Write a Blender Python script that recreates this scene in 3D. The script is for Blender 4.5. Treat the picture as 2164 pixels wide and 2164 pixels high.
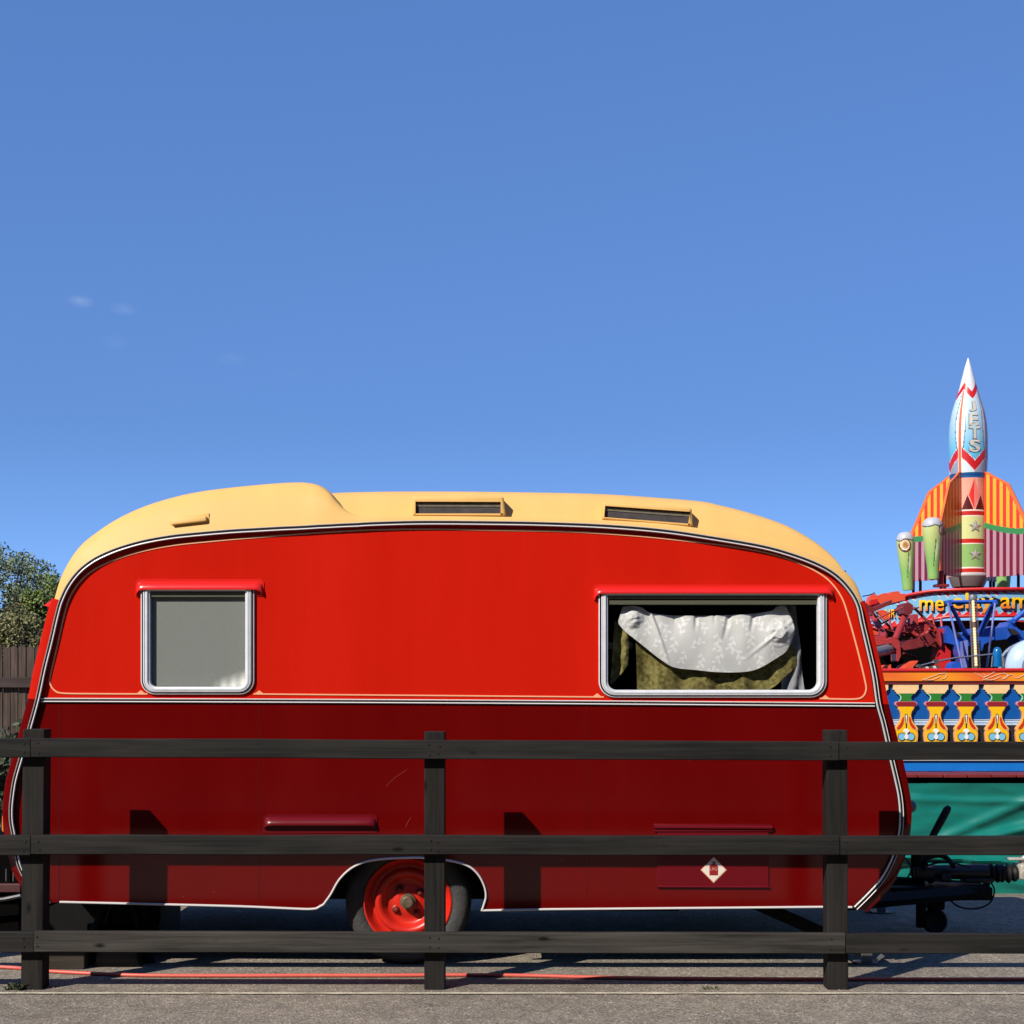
import bpy, bmesh, math, random
from mathutils import Vector, Matrix, noise
from mathutils.geometry import tessellate_polygon
random.seed(7)
R = math.radians
sc = bpy.context.scene
for o in list(bpy.data.objects): bpy.data.objects.remove(o)
COL = sc.collection

# ------------------------------------------------------------------ camera, sky, sun, exposure
CAMZ, HOR, F, CX = 1.25, 1465.0, 3060.0, 1082.0
cam = bpy.data.cameras.new('camera'); camo = bpy.data.objects.new('camera', cam); COL.objects.link(camo)
camo.location = (0, 0, CAMZ); camo.rotation_euler = (R(90), 0, 0)
cam.sensor_width = 36; cam.lens = 36 * F / 2164; cam.shift_y = (HOR - 1082) / 2164
cam.clip_end = 5000
sc.camera = camo
SUNDIR = Vector((0.93, 1.0, -1.05)).normalized()
EL = math.asin(-SUNDIR.z); AZ = math.atan2(-SUNDIR.x, -SUNDIR.y)
w = bpy.data.worlds.new("World"); sc.world = w; w.use_nodes = True
nt = w.node_tree; nt.nodes.clear()
out = nt.nodes.new('ShaderNodeOutputWorld'); bg = nt.nodes.new('ShaderNodeBackground')
sky = nt.nodes.new('ShaderNodeTexSky'); sky.sky_type = 'NISHITA'; sky.sun_disc = False
sky.sun_elevation = EL; sky.sun_rotation = AZ % (2 * math.pi)
sky.altitude = 100; sky.air_density = 1.0; sky.dust_density = 0.4; sky.ozone_density = 2.2
bg.inputs['Strength'].default_value = 0.07
hs = nt.nodes.new('ShaderNodeMix'); hs.data_type = 'RGBA'; hs.blend_type = 'MULTIPLY'; hs.inputs[0].default_value = 1
hs.inputs[7].default_value = (0.95, 1.74, 3.51, 1)   # grade of the sky: flatter towards the horizon and bluer, as photographed
gm = nt.nodes.new('ShaderNodeGamma'); gm.inputs[1].default_value = 0.4
nt.links.new(sky.outputs[0], gm.inputs[0]); nt.links.new(gm.outputs[0], hs.inputs[6])
SKY_TINT = hs.inputs[7]
# faint wisps of cloud low in the sky, placed by direction
tc = nt.nodes.new('ShaderNodeTexCoord')
def wmath(op, a, b=None, clamp=False):
    n = nt.nodes.new('ShaderNodeMath'); n.operation = op; n.use_clamp = clamp
    for i, v in enumerate((a, b)):
        if v is None: continue
        if isinstance(v, (int, float)): n.inputs[i].default_value = v
        else: nt.links.new(v, n.inputs[i])
    return n.outputs[0]
nz = nt.nodes.new('ShaderNodeTexNoise'); nz.inputs['Scale'].default_value = 60; nz.inputs['Detail'].default_value = 6
mp = nt.nodes.new('ShaderNodeMapping'); mp.inputs['Scale'].default_value = (0.6, 0.6, 2.2)
nt.links.new(tc.outputs['Generated'], mp.inputs[0]); nt.links.new(mp.outputs[0], nz.inputs['Vector'])
tot = None
for (px, py, wd, a) in ((168, 637, 0.010, .24), (262, 652, 0.010, .26), (245, 722, 0.010, .13), (490, 757, 0.012, .07), (620, 792, 0.012, .06)):
    d = Vector(((px - CX) / F, 1, (HOR - py) / F)).normalized()
    vd = nt.nodes.new('ShaderNodeVectorMath'); vd.operation = 'DISTANCE'
    mm = nt.nodes.new('ShaderNodeMapping'); mm.vector_type = 'POINT'; mm.inputs['Scale'].default_value = (1, 1, 2.2)
    nt.links.new(tc.outputs['Generated'], mm.inputs[0]); nt.links.new(mm.outputs[0], vd.inputs[0])
    vd.inputs[1].default_value = (d.x, d.y, d.z * 2.2)
    g = wmath('SUBTRACT', 1.0, wmath('DIVIDE', vd.outputs['Value'], wd), True)
    n2 = wmath('MULTIPLY', wmath('SUBTRACT', nz.outputs['Fac'], 0.36), 3.2, True)
    v = wmath('MULTIPLY', wmath('MULTIPLY', g, n2), a * .75)
    tot = v if tot is None else wmath('ADD', tot, v)
cm = nt.nodes.new('ShaderNodeMix'); cm.data_type = 'RGBA'; cm.inputs[7].default_value = (7, 8, 9.5, 1)
sx = nt.nodes.new('ShaderNodeSeparateXYZ'); nt.links.new(tc.outputs['Generated'], sx.inputs[0])
hz = wmath('ADD', 1.0, wmath('MULTIPLY', wmath('POWER', wmath('MULTIPLY', wmath('SUBTRACT', 0.185, sx.outputs['Z']), 5.4, True), 1.5), .85))
hm = nt.nodes.new('ShaderNodeVectorMath'); hm.operation = 'SCALE'; nt.links.new(hs.outputs[2], hm.inputs[0]); nt.links.new(hz, hm.inputs['Scale'])
nt.links.new(tot, cm.inputs[0]); nt.links.new(hm.outputs[0], cm.inputs[6])
nt.links.new(cm.outputs[2], bg.inputs[0]); nt.links.new(bg.outputs[0], out.inputs[0])
sl = bpy.data.lights.new('sun', 'SUN'); sl.energy = 5.0; sl.angle = R(0.5); sl.color = (1.0, 0.93, 0.83)
so = bpy.data.objects.new('sun', sl); COL.objects.link(so)
so.rotation_euler = SUNDIR.to_track_quat('-Z', 'Y').to_euler(); so.location = (-8, -8, 12)
vs = sc.view_settings; vs.view_transform = 'Standard'; vs.look = 'None'; vs.exposure = 0.515; vs.gamma = 1; vs.use_curve_mapping = False

# ------------------------------------------------------------------ helpers
def s2l(c): return tuple(((v / 255) / 12.92 if v / 255 <= 0.04045 else ((v / 255 + 0.055) / 1.055) ** 2.4) for v in c)
def P(px, py, Y): return Vector(((px - CX) * Y / F, Y, CAMZ + (HOR - py) * Y / F))
def zoom(ox, oy, s): return lambda x, y: (ox + x * s, oy + y * s)
Z2 = zoom(1860, 1000, 304 / 1932); Z1 = zoom(1860, 730, 304 / 1932); Z3 = zoom(1800, 1230, 364 / 1932)
Z4 = zoom(1800, 1560, 364 / 1932); ZW = zoom(1240, 1200, 560 / 1932); Z9 = zoom(1760, 1860, 404 / 1932)
ORG = {}
def thing(name, label, cat, loc=(0, 0, 0), group=None):
    o = bpy.data.objects.new(name, None); o.empty_display_size = 0.2; COL.objects.link(o)
    o.location = loc; ORG[o.name] = Vector(loc); tag(o, label, cat, group); return o
def tag(o, label, cat, group=None):
    o['label'] = label; o['category'] = cat
    if group: o['group'] = group
    return o
class MB:
    def __init__(s): s.v = []; s.f = []; s.m = []; s.c = []
    def add(s, vs, fs, mi=0, col=None):
        b = len(s.v); s.v += [Vector(q) for q in vs]
        for i, f in enumerate(fs):
            s.f.append([b + k for k in f]); s.m.append(mi[i] if isinstance(mi, list) else mi)
            s.c.append(col[i] if isinstance(col, list) else col)
        return b
    def box(s, a, b, mi=0, ch=0.0, col=None):
        x0, y0, z0 = a; x1, y1, z1 = b
        if ch <= 0:
            vs = [(x0,y0,z0),(x1,y0,z0),(x1,y1,z0),(x0,y1,z0),(x0,y0,z1),(x1,y0,z1),(x1,y1,z1),(x0,y1,z1)]
            s.add(vs, [(0,3,2,1),(4,5,6,7),(0,1,5,4),(1,2,6,5),(2,3,7,6),(3,0,4,7)], mi, col)
        else:
            bm = bmesh.new(); bmesh.ops.create_cube(bm, size=1)
            for q in bm.verts: q.co = Vector(((x0+x1)/2 + q.co.x*(x1-x0), (y0+y1)/2 + q.co.y*(y1-y0), (z0+z1)/2 + q.co.z*(z1-z0)))
            bmesh.ops.bevel(bm, geom=bm.edges[:], offset=ch, segments=2, profile=.5, affect='EDGES')
            s.bm(bm, mi, col)
    def bm(s, bm, mi=0, col=None):
        bm.verts.index_update(); s.add([v.co.copy() for v in bm.verts], [[v.index for v in f.verts] for f in bm.faces], mi, col); bm.free()
    def tube(s, pts, r, n=10, mi=0, cap=True, col=None):
        pts = [Vector(p) for p in pts]; rr = r if isinstance(r, (list, tuple)) else [r] * len(pts)
        b = len(s.v); up = None
        for i, p in enumerate(pts):
            t = (pts[min(i+1, len(pts)-1)] - pts[max(i-1, 0)]).normalized()
            if up is None: up = Vector((0,0,1)) if abs(t.z) < .9 else Vector((1,0,0))
            u = (up - t * up.dot(t)).normalized(); up = u; q = t.cross(u)
            for k in range(n):
                a = 2*math.pi*k/n; s.v.append(p + (u*math.cos(a) + q*math.sin(a)) * rr[i])
        for i in range(len(pts)-1):
            for k in range(n):
                s.f.append([b+i*n+k, b+i*n+(k+1)%n, b+(i+1)*n+(k+1)%n, b+(i+1)*n+k]); s.m.append(mi); s.c.append(col)
        if cap:
            s.f.append([b+k for k in range(n)][::-1]); s.m.append(mi); s.c.append(col)
            s.f.append([b+(len(pts)-1)*n+k for k in range(n)]); s.m.append(mi); s.c.append(col)
    def lathe(s, prof, c, axis='Z', n=32, mi=0, colf=None, tilt=None):
        # prof: (r, h); axis Z or Y (h along axis)
        b = len(s.v); c = Vector(c); m = len(prof)
        for r, h in prof:
            for k in range(n):
                a = 2*math.pi*k/n
                q = Vector((r*math.cos(a), r*math.sin(a), h)) if axis == 'Z' else (Vector((r*math.cos(a), h, r*math.sin(a))) if axis == 'Y' else Vector((h, r*math.cos(a), r*math.sin(a))))
                if tilt: q = tilt @ q
                s.v.append(c + q)
        for i in range(m-1):
            for k in range(n):
                s.f.append([b+i*n+k, b+i*n+(k+1)%n, b+(i+1)*n+(k+1)%n, b+(i+1)*n+k])
                s.m.append(mi[i] if isinstance(mi, list) else mi)
                s.c.append(colf((k+.5)/n*360, (prof[i][1]+prof[i+1][1])/2) if colf else None)
    def poly(s, pts, y0, y1, mi=0, holes=(), sidemi=None, col=None):
        # pts: list of (x,z) in metres, extruded y0..y1
        loops = [list(pts)] + [list(h) for h in holes]
        tri = tessellate_polygon([[Vector((x, z, 0)) for x, z in L] for L in loops])
        flat = [q for L in loops for q in L]
        N = len(flat); sm = mi if sidemi is None else sidemi
        b = len(s.v)
        s.v += [Vector((x, y0, z)) for x, z in flat] 
        if y1 is not None: s.v += [Vector((x, y1, z)) for x, z in flat]
        for t in tri:
            a_, b_, c_ = [Vector((flat[i][0], flat[i][1])) for i in t]
            cr = (b_-a_).cross(c_-a_) if hasattr((b_-a_), 'cross') else 0
            t = list(t) if cr > 0 else list(t)[::-1]
            s.f.append([b+i for i in t]); s.m.append(mi); s.c.append(col)
            if y1 is not None: s.f.append([b+N+i for i in t[::-1]]); s.m.append(sm); s.c.append(col)
        if y1 is not None:
            o = 0
            for L in loops:
                n = len(L)
                for i in range(n):
                    j = (i+1) % n
                    s.f.append([b+o+i, b+N+o+i, b+N+o+j, b+o+j]); s.m.append(sm); s.c.append(col)
                o += n
    def build(s, name, mats, parent=None, smooth=False, fixn=True, merge=0):
        me = bpy.data.meshes.new(name); mats = mats if isinstance(mats, (list, tuple)) else [mats]
        off = Vector((0,0,0))
        if parent is not None:
            off = ORG[parent.name]
        me.from_pydata([v - off for v in s.v], [], s.f)
        for m in mats: me.materials.append(m)
        me.polygons.foreach_set('material_index', s.m)
        if any(c is not None for c in s.c):
            ca = me.color_attributes.new('Col', 'FLOAT_COLOR', 'CORNER')
            for p in me.polygons:
                c = s.c[p.index] or (.5,.5,.5)
                for li in p.loop_indices:
                    q = c[li - p.loop_start] if isinstance(c[0], (tuple, list)) else c
                    ca.data[li].color = (q[0], q[1], q[2], 1)
        me.update()
        if fixn or merge:
            bm = bmesh.new(); bm.from_mesh(me)
            if merge: bmesh.ops.remove_doubles(bm, verts=bm.verts[:], dist=merge)
            if fixn: bmesh.ops.recalc_face_normals(bm, faces=bm.faces[:])
            bm.to_mesh(me); bm.free()
        if smooth:
            me.polygons.foreach_set('use_smooth', [True]*len(me.polygons)); me.set_sharp_from_angle(angle=R(smooth if smooth is not True else 40))
        o = bpy.data.objects.new(name, me); COL.objects.link(o)
        if parent is not None:
            o.parent = parent; ORG[o.name] = off
        return o
def cr(pts, n=6, closed=False):
    """Catmull-Rom through tuples"""
    out_ = []; N = len(pts)
    rng = range(N if closed else N-1)
    for i in rng:
        g = lambda k: pts[k % N] if closed else pts[max(0, min(N-1, k))]
        p0, p1, p2, p3 = g(i-1), g(i), g(i+1), g(i+2)
        for j in range(n):
            t = j/n
            out_.append(tuple(.5*(2*b + (c-a)*t + (2*a-5*b+4*c-d)*t*t + (3*b-a-3*c+d)*t**3) for a, b, c, d in zip(p0, p1, p2, p3)))
    if not closed: out_.append(tuple(pts[-1]))
    return out_
def fbm(x, y, z, o=4): return noise.fractal(Vector((x, y, z)), 1.0, 2.0, o)
def text(s, size, bold=0.0):
    cu = bpy.data.curves.new('t', 'FONT'); cu.body = s; cu.size = size; cu.offset = bold; cu.resolution_u = 3
    o = bpy.data.objects.new('t', cu); COL.objects.link(o)
    dg = bpy.context.evaluated_depsgraph_get(); me = bpy.data.meshes.new_from_object(o.evaluated_get(dg))
    vs_ = [v.co.copy() for v in me.vertices]; fs_ = [list(p.vertices) for p in me.polygons]
    bpy.data.objects.remove(o); bpy.data.curves.remove(cu); bpy.data.meshes.remove(me)
    return vs_, fs_
def fit(vs_, x0, y0, x1, y1):
    a = min(v.x for v in vs_); b = max(v.x for v in vs_); c = min(v.y for v in vs_); d = max(v.y for v in vs_)
    return [(x0 + (v.x-a)/(b-a)*(x1-x0), y0 + (v.y-c)/(d-c)*(y1-y0)) for v in vs_]

# ------------------------------------------------------------------ materials
def nodes(name):
    m = bpy.data.materials.new(name); m.use_nodes = True; t = m.node_tree
    return m, t, t.nodes['Principled BSDF']
def mat(name, col, rough=.5, metal=0, spec=.5, var=0, vscale=3, bump=0, bscale=40, dirt=None, coat=0, stretch=(1,1,1), stretchb=(1,1,1), chips=None):
    m, t, b = nodes(name)
    c = s2l(col) if max(col) > 1 else col
    b.inputs['Base Color'].default_value = (*c, 1); b.inputs['Roughness'].default_value = rough
    b.inputs['Metallic'].default_value = metal; b.inputs['Specular IOR Level'].default_value = spec
    b.inputs['Coat Weight'].default_value = coat; b.inputs['Coat Roughness'].default_value = .05
    tcn = t.nodes.new('ShaderNodeTexCoord')
    if var:
        mpn = t.nodes.new('ShaderNodeMapping'); mpn.inputs['Scale'].default_value = stretch
        n = t.nodes.new('ShaderNodeTexNoise'); n.inputs['Scale'].default_value = vscale; n.inputs['Detail'].default_value = 5; n.inputs['Roughness'].default_value = .6
        r = t.nodes.new('ShaderNodeMapRange'); r.inputs[1].default_value = .3; r.inputs[2].default_value = .7; r.inputs[3].default_value = 1-var; r.inputs[4].default_value = 1+var
        x = t.nodes.new('ShaderNodeMix'); x.data_type = 'RGBA'; x.blend_type = 'MULTIPLY'; x.inputs[0].default_value = 1
        x.inputs[6].default_value = (*c, 1)
        t.links.new(tcn.outputs['Object'], mpn.inputs[0]); t.links.new(mpn.outputs[0], n.inputs['Vector'])
        t.links.new(n.outputs['Fac'], r.inputs[0]); t.links.new(r.outputs[0], x.inputs[7]); t.links.new(x.outputs[2], b.inputs['Base Color'])
        if chips:   # stone chips and small scuffs through the paint
            vo = t.nodes.new('ShaderNodeTexVoronoi'); vo.inputs['Scale'].default_value = 7; t.links.new(tcn.outputs['Object'], vo.inputs['Vector'])
            sp = t.nodes.new('ShaderNodeSeparateColor'); t.links.new(vo.outputs['Color'], sp.inputs[0])
            th = t.nodes.new('ShaderNodeMapRange'); th.inputs[1].default_value = .62; th.inputs[2].default_value = 1; th.inputs[3].default_value = 0; th.inputs[4].default_value = .024; t.links.new(sp.outputs[0], th.inputs[0])
            lt = t.nodes.new('ShaderNodeMath'); lt.operation = 'LESS_THAN'; t.links.new(vo.outputs['Distance'], lt.inputs[0]); t.links.new(th.outputs[0], lt.inputs[1])
            cmx = t.nodes.new('ShaderNodeMix'); cmx.data_type = 'RGBA'; cmx.inputs[7].default_value = (*chips, 1); t.links.new(lt.outputs[0], cmx.inputs[0]); t.links.new(x.outputs[2], cmx.inputs[6]); t.links.new(cmx.outputs[2], b.inputs['Base Color'])
        r2 = t.nodes.new('ShaderNodeMapRange'); r2.inputs[3].default_value = max(0, rough-.08); r2.inputs[4].default_value = min(1, rough+.12)
        t.links.new(n.outputs['Fac'], r2.inputs[0]); t.links.new(r2.outputs[0], b.inputs['Roughness'])
    if bump:
        mpn = t.nodes.new('ShaderNodeMapping'); mpn.inputs['Scale'].default_value = stretchb
        n = t.nodes.new('ShaderNodeTexNoise'); n.inputs['Scale'].default_value = bscale; n.inputs['Detail'].default_value = 4
        bp = t.nodes.new('ShaderNodeBump'); bp.inputs['Strength'].default_value = bump; bp.inputs['Distance'].default_value = .02
        t.links.new(tcn.outputs['Object'], mpn.inputs[0]); t.links.new(mpn.outputs[0], n.inputs['Vector']); t.links.new(n.outputs['Fac'], bp.inputs['Height']); t.links.new(bp.outputs[0], b.inputs['Normal'])
    return m
def attrmat(name, rough=.4, spec=.4, metal=0, bump=0, bscale=60, trans=0):
    m, t, b = nodes(name)
    a = t.nodes.new('ShaderNodeAttribute'); a.attribute_name = 'Col'
    t.links.new(a.outputs['Color'], b.inputs['Base Color']); b.inputs['Roughness'].default_value = rough; b.inputs['Specular IOR Level'].default_value = spec; b.inputs['Metallic'].default_value = metal
    if bump:
        tcn = t.nodes.new('ShaderNodeTexCoord'); n = t.nodes.new('ShaderNodeTexNoise'); n.inputs['Scale'].default_value = bscale
        bp = t.nodes.new('ShaderNodeBump'); bp.inputs['Strength'].default_value = bump; bp.inputs['Distance'].default_value = .01
        t.links.new(tcn.outputs['Object'], n.inputs['Vector']); t.links.new(n.outputs['Fac'], bp.inputs['Height']); t.links.new(bp.outputs[0], b.inputs['Normal'])
    return m
def wood(name, dark, light, axis, seed=0, rough=.75, knots=True, bumps=.5):
    """stained timber, grain along axis"""
    m, t, b = nodes(name); L = t.links.new
    tcn = t.nodes.new('ShaderNodeTexCoord')
    info = t.nodes.new('ShaderNodeObjectInfo')
    add = t.nodes.new('ShaderNodeVectorMath'); add.operation = 'ADD'
    sc_ = t.nodes.new('ShaderNodeVectorMath'); sc_.operation = 'SCALE'; sc_.inputs[0].default_value = (37, 11, 23)
    L(info.outputs['Random'], sc_.inputs['Scale']); L(tcn.outputs['Object'], add.inputs[0]); L(sc_.outputs[0], add.inputs[1])
    mp1 = t.nodes.new('ShaderNodeMapping'); L(add.outputs[0], mp1.inputs[0])
    s = [55, 55, 55]; s[axis] = 1.6; mp1.inputs['Scale'].default_value = s
    n1 = t.nodes.new('ShaderNodeTexNoise'); n1.inputs['Scale'].default_value = 1; n1.inputs['Detail'].default_value = 7; n1.inputs['Roughness'].default_value = .65; n1.inputs['Distortion'].default_value = .6
    L(mp1.outputs[0], n1.inputs['Vector'])
    mp2 = t.nodes.new('ShaderNodeMapping'); s = [9, 9, 9]; s[axis] = 2.2; mp2.inputs['Scale'].default_value = s; L(add.outputs[0], mp2.inputs[0])
    n2 = t.nodes.new('ShaderNodeTexNoise'); n2.inputs['Scale'].default_value = 1; n2.inputs['Detail'].default_value = 4; L(mp2.outputs[0], n2.inputs['Vector'])
    mx = t.nodes.new('ShaderNodeMath'); mx.operation = 'MULTIPLY_ADD'; mx.inputs[1].default_value = .6; L(n1.outputs['Fac'], mx.inputs[0])
    m3 = t.nodes.new('ShaderNodeMath'); m3.operation = 'MULTIPLY'; m3.inputs[1].default_value = .4; L(n2.outputs['Fac'], m3.inputs[0]); L(m3.outputs[0], mx.inputs[2])
    cur = mx.outputs[0]
    if knots:
        mp3 = t.nodes.new('ShaderNodeMapping'); s = [9, 9, 9]; s[axis] = 3.6; mp3.inputs['Scale'].default_value = s; L(add.outputs[0], mp3.inputs[0])
        vo = t.nodes.new('ShaderNodeTexVoronoi'); vo.inputs['Scale'].default_value = 1; L(mp3.outputs[0], vo.inputs['Vector'])
        k = t.nodes.new('ShaderNodeMapRange'); k.inputs[1].default_value = .03; k.inputs[2].default_value = .12; k.inputs[3].default_value = -.3; k.inputs[4].default_value = 0; L(vo.outputs['Distance'], k.inputs[0])
        a2 = t.nodes.new('ShaderNodeMath'); a2.operation = 'ADD'; L(cur, a2.inputs[0]); L(k.outputs[0], a2.inputs[1]); cur = a2.outputs[0]
    rp = t.nodes.new('ShaderNodeValToRGB'); L(cur, rp.inputs[0])
    e = rp.color_ramp.elements; e[0].position = .30; e[0].color = (*s2l(dark), 1); e[1].position = .68; e[1].color = (*s2l(light), 1)
    L(rp.outputs[0], b.inputs['Base Color']); b.inputs['Roughness'].default_value = rough; b.inputs['Specular IOR Level'].default_value = .15
    bp = t.nodes.new('ShaderNodeBump'); bp.inputs['Strength'].default_value = bumps; bp.inputs['Distance'].default_value = .004; L(cur, bp.inputs['Height']); L(bp.outputs[0], b.inputs['Normal'])
    return m
def glass(name, tint=(1,1,1), refl=1.0):
    m, t, b = nodes(name); t.nodes.remove(b); L = t.links.new; o = t.nodes['Material Output']
    tr = t.nodes.new('ShaderNodeBsdfTransparent'); tr.inputs[0].default_value = (*tint, 1)
    gl = t.nodes.new('ShaderNodeBsdfGlossy'); gl.inputs['Roughness'].default_value = .02
    fr = t.nodes.new('ShaderNodeFresnel'); ge = t.nodes.new('ShaderNodeNewGeometry'); im = t.nodes.new('ShaderNodeMapRange'); im.inputs[3].default_value = 1.45; im.inputs[4].default_value = 1/1.45; L(ge.outputs['Backfacing'], im.inputs[0]); L(im.outputs[0], fr.inputs[0])   # a thin pane reflects alike from both sides
    mu = t.nodes.new('ShaderNodeMath'); mu.operation = 'MULTIPLY'; mu.inputs[1].default_value = refl; L(fr.outputs[0], mu.inputs[0])
    mx = t.nodes.new('ShaderNodeMixShader'); L(mu.outputs[0], mx.inputs[0]); L(tr.outputs[0], mx.inputs[1]); L(gl.outputs[0], mx.inputs[2]); L(mx.outputs[0], o.inputs[0])
    return m
M = {}
PS = .3
M['red'] = mat('bright red paint', (203, 28, 11), .24, spec=.18, var=.06, vscale=1.6, bump=.02, bscale=2.5, stretch=(2.2, 1, .35), chips=(.55,.16,.10))
M['maroon'] = mat('dark red paint', (100, 5, 5), .14, spec=.38, var=.09, vscale=1.9, bump=.03, bscale=3, stretch=(1.6, 1, .4), chips=(.40,.10,.08))
M['vent'] = mat('crimson paint', (104, 10, 22), .3, spec=.3)
M['hood'] = mat('glossy red trim', (225, 36, 30), .25, spec=.5)
M['yellow'] = mat('cream yellow roof paint', (232, 186, 110), .5, spec=.2, var=.035, vscale=2.2, stretch=(3, 1, .5))
M['alu'] = mat('aluminium', (226, 228, 232), .35, metal=.15, spec=.5, var=.06, vscale=20)
M['white_trim'] = mat('pale trim', (226, 222, 220), .35, metal=.1, spec=.5)
M['rubber'] = mat('black rubber', (14, 14, 14), .6, spec=.3)
M['tyre'] = mat('tyre rubber', (64, 64, 64), .7, spec=.3, var=.25, vscale=12, bump=.2, bscale=60)
M['rim'] = mat('orange red wheel paint', (206, 38, 22), .35, spec=.4, var=.22, vscale=9)
M['rimdark'] = mat('rusty wheel nut', (130, 40, 30), .5, metal=.3, var=.3, vscale=60)
M['hubcap'] = mat('worn grease cap', (128, 112, 92), .45, metal=.6, var=.3, vscale=40)
M['pin'] = mat('peach coachline', (252, 178, 134), .4)
M['black'] = mat('black chassis paint', (12, 12, 13), .6, spec=.15, var=.3, vscale=15)
M['steel'] = mat('dull galvanised steel', (120, 120, 122), .45, metal=.5, var=.2, vscale=20, bump=.1, bscale=80)
M['darksteel'] = mat('dark steel', (52, 52, 56), .4, metal=.5, var=.2, vscale=20)
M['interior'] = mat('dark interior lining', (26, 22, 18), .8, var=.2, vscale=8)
M['smoke'] = mat('smoky interior', (104,96,98), .7, var=.3, vscale=25); M['smokebar'] = mat('grimy sill bar', (158,148,128), .6, var=.2, vscale=30)
M['glass'] = glass('window glass', (1, 1, 1), .45)
M['roofglass'] = glass('smoky roof glass', (.75, .76, .76), 1.0)
M['olive_rail'] = mat('olive bronze rail', (92, 92, 74), .45, metal=.2)
M['amber'] = mat('amber lens', (235, 120, 50), .25, spec=.6)
M['paint'] = attrmat('fairground enamel', .35, .4)
M['leaf'] = attrmat('leaves', .6, .25)
M['cloth'] = attrmat('embroidered cotton', .9, .1, bump=.15, bscale=300)
M['bark'] = mat('bark', (70, 60, 50), .9, var=.3, vscale=14, bump=.5, bscale=30)
M['rail'] = wood('black stained rail', (7, 7, 7), (50, 48, 45), 0)
M['railpale'] = wood('weathered stained rail', (12, 11, 11), (80, 76, 70), 0)
M['post'] = wood('black stained post', (7, 7, 7), (48, 45, 42), 2)
M['plank'] = wood('weathered plank', (30, 23, 20), (108, 92, 82), 2, bumps=.6)
M['block'] = wood('timber block', (30, 27, 23), (82, 74, 63), 0)
M['hose'] = mat('salmon red hose', (214, 92, 76), .45, var=.06, vscale=30)
M['dred'] = mat('faded dark red enamel', (172, 52, 52), .42, var=.10, vscale=9)
M['mred'] = mat('maroon enamel', (122, 36, 38), .45, var=.12, vscale=9)
M['sred'] = mat('signal red enamel', (206, 36, 34), .35, var=.05, vscale=9)
M['ored'] = mat('orange red enamel', (232, 84, 46), .45, var=.05, vscale=9)
M['blue'] = mat('blue enamel', (34, 88, 190), .35, var=.06, vscale=9)
M['lilac'] = mat('lilac blue enamel', (122, 132, 200), .35)
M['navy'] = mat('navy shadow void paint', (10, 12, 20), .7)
M['sblue'] = mat('strong blue board', (8, 88, 168), .35, var=.05, vscale=5)
M['bblue'] = mat('bright blue board', (8, 116, 206), .4, var=.04, vscale=5)
M['chrome'] = mat('bright steel', (220, 220, 220), .18, metal=.9)
M['grey'] = mat('grey steel tube', (140, 142, 144), .35, metal=.4, var=.08, vscale=10)
M['paleblue'] = mat('pale blue shell', (184, 208, 232), .25, spec=.5)
M['void'] = mat('unlit machinery', (7, 6, 6), .95, spec=.05)  # near-black colour paints the shade of dark gaps in the machinery

# ------------------------------------------------------------------ ground
def asphalt():
    m, t, b = nodes('asphalt'); L = t.links.new
    tcn = t.nodes.new('ShaderNodeTexCoord')
    def nz(s, d, r=.6, st=None):
        n = t.nodes.new('ShaderNodeTexNoise'); n.inputs['Scale'].default_value = s; n.inputs['Detail'].default_value = d; n.inputs['Roughness'].default_value = r
        if st:
            q = t.nodes.new('ShaderNodeMapping'); q.inputs['Scale'].default_value = st; L(tcn.outputs['Object'], q.inputs[0]); L(q.outputs[0], n.inputs['Vector'])
        else: L(tcn.outputs['Object'], n.inputs['Vector'])
        return n.outputs['Fac']
    vo = t.nodes.new('ShaderNodeTexVoronoi'); vo.inputs['Scale'].default_value = 95; L(tcn.outputs['Object'], vo.inputs['Vector'])
    big = nz(.9, 5); mid = nz(9, 6, .65); fine = nz(150, 3, .7)
    def rp(src, stops):
        r = t.nodes.new('ShaderNodeValToRGB'); L(src, r.inputs[0]); e = r.color_ramp.elements
        while len(e) < len(stops): e.new(.5)
        for k, (p, c) in enumerate(stops): e[k].position = p; e[k].color = (*c, 1)
        return r.outputs[0]
    def mul(a, c, f=1.0):
        x = t.nodes.new('ShaderNodeMix'); x.data_type = 'RGBA'; x.blend_type = 'MULTIPLY'; x.inputs[0].default_value = f; L(a, x.inputs[6]); L(c, x.inputs[7]); return x.outputs[2]
    base = rp(vo.outputs['Color'], [(0, (.15, .126, .096)), (.35, (.245, .211, .165)), (.8, (.345, .300, .238)), (1, (.60, .535, .44))])
    c = mul(base, rp(fine, [(.3, (.42, .41, .40)), (.5, (1, 1, 1)), (.72, (1.5, 1.5, 1.5))]))
    c = mul(c, rp(mid, [(.3, (.75, .75, .76)), (.7, (1.2, 1.19, 1.17))]))
    c = mul(c, rp(big, [(.28, (.70, .70, .71)), (.5, (1, 1, 1)), (.72, (1.14, 1.13, 1.11))]))
    L(c, b.inputs['Base Color']); b.inputs['Roughness'].default_value = .85; b.inputs['Specular IOR Level'].default_value = .25
    ad = t.nodes.new('ShaderNodeMath'); ad.operation = 'ADD'; L(vo.outputs['Distance'], ad.inputs[0]); L(fine, ad.inputs[1])
    bp = t.nodes.new('ShaderNodeBump'); bp.inputs['Strength'].default_value = .6; bp.inputs['Distance'].default_value = .006; L(ad.outputs[0], bp.inputs['Height']); L(bp.outputs[0], b.inputs['Normal'])
    return m
M['asphalt'] = asphalt()
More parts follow.
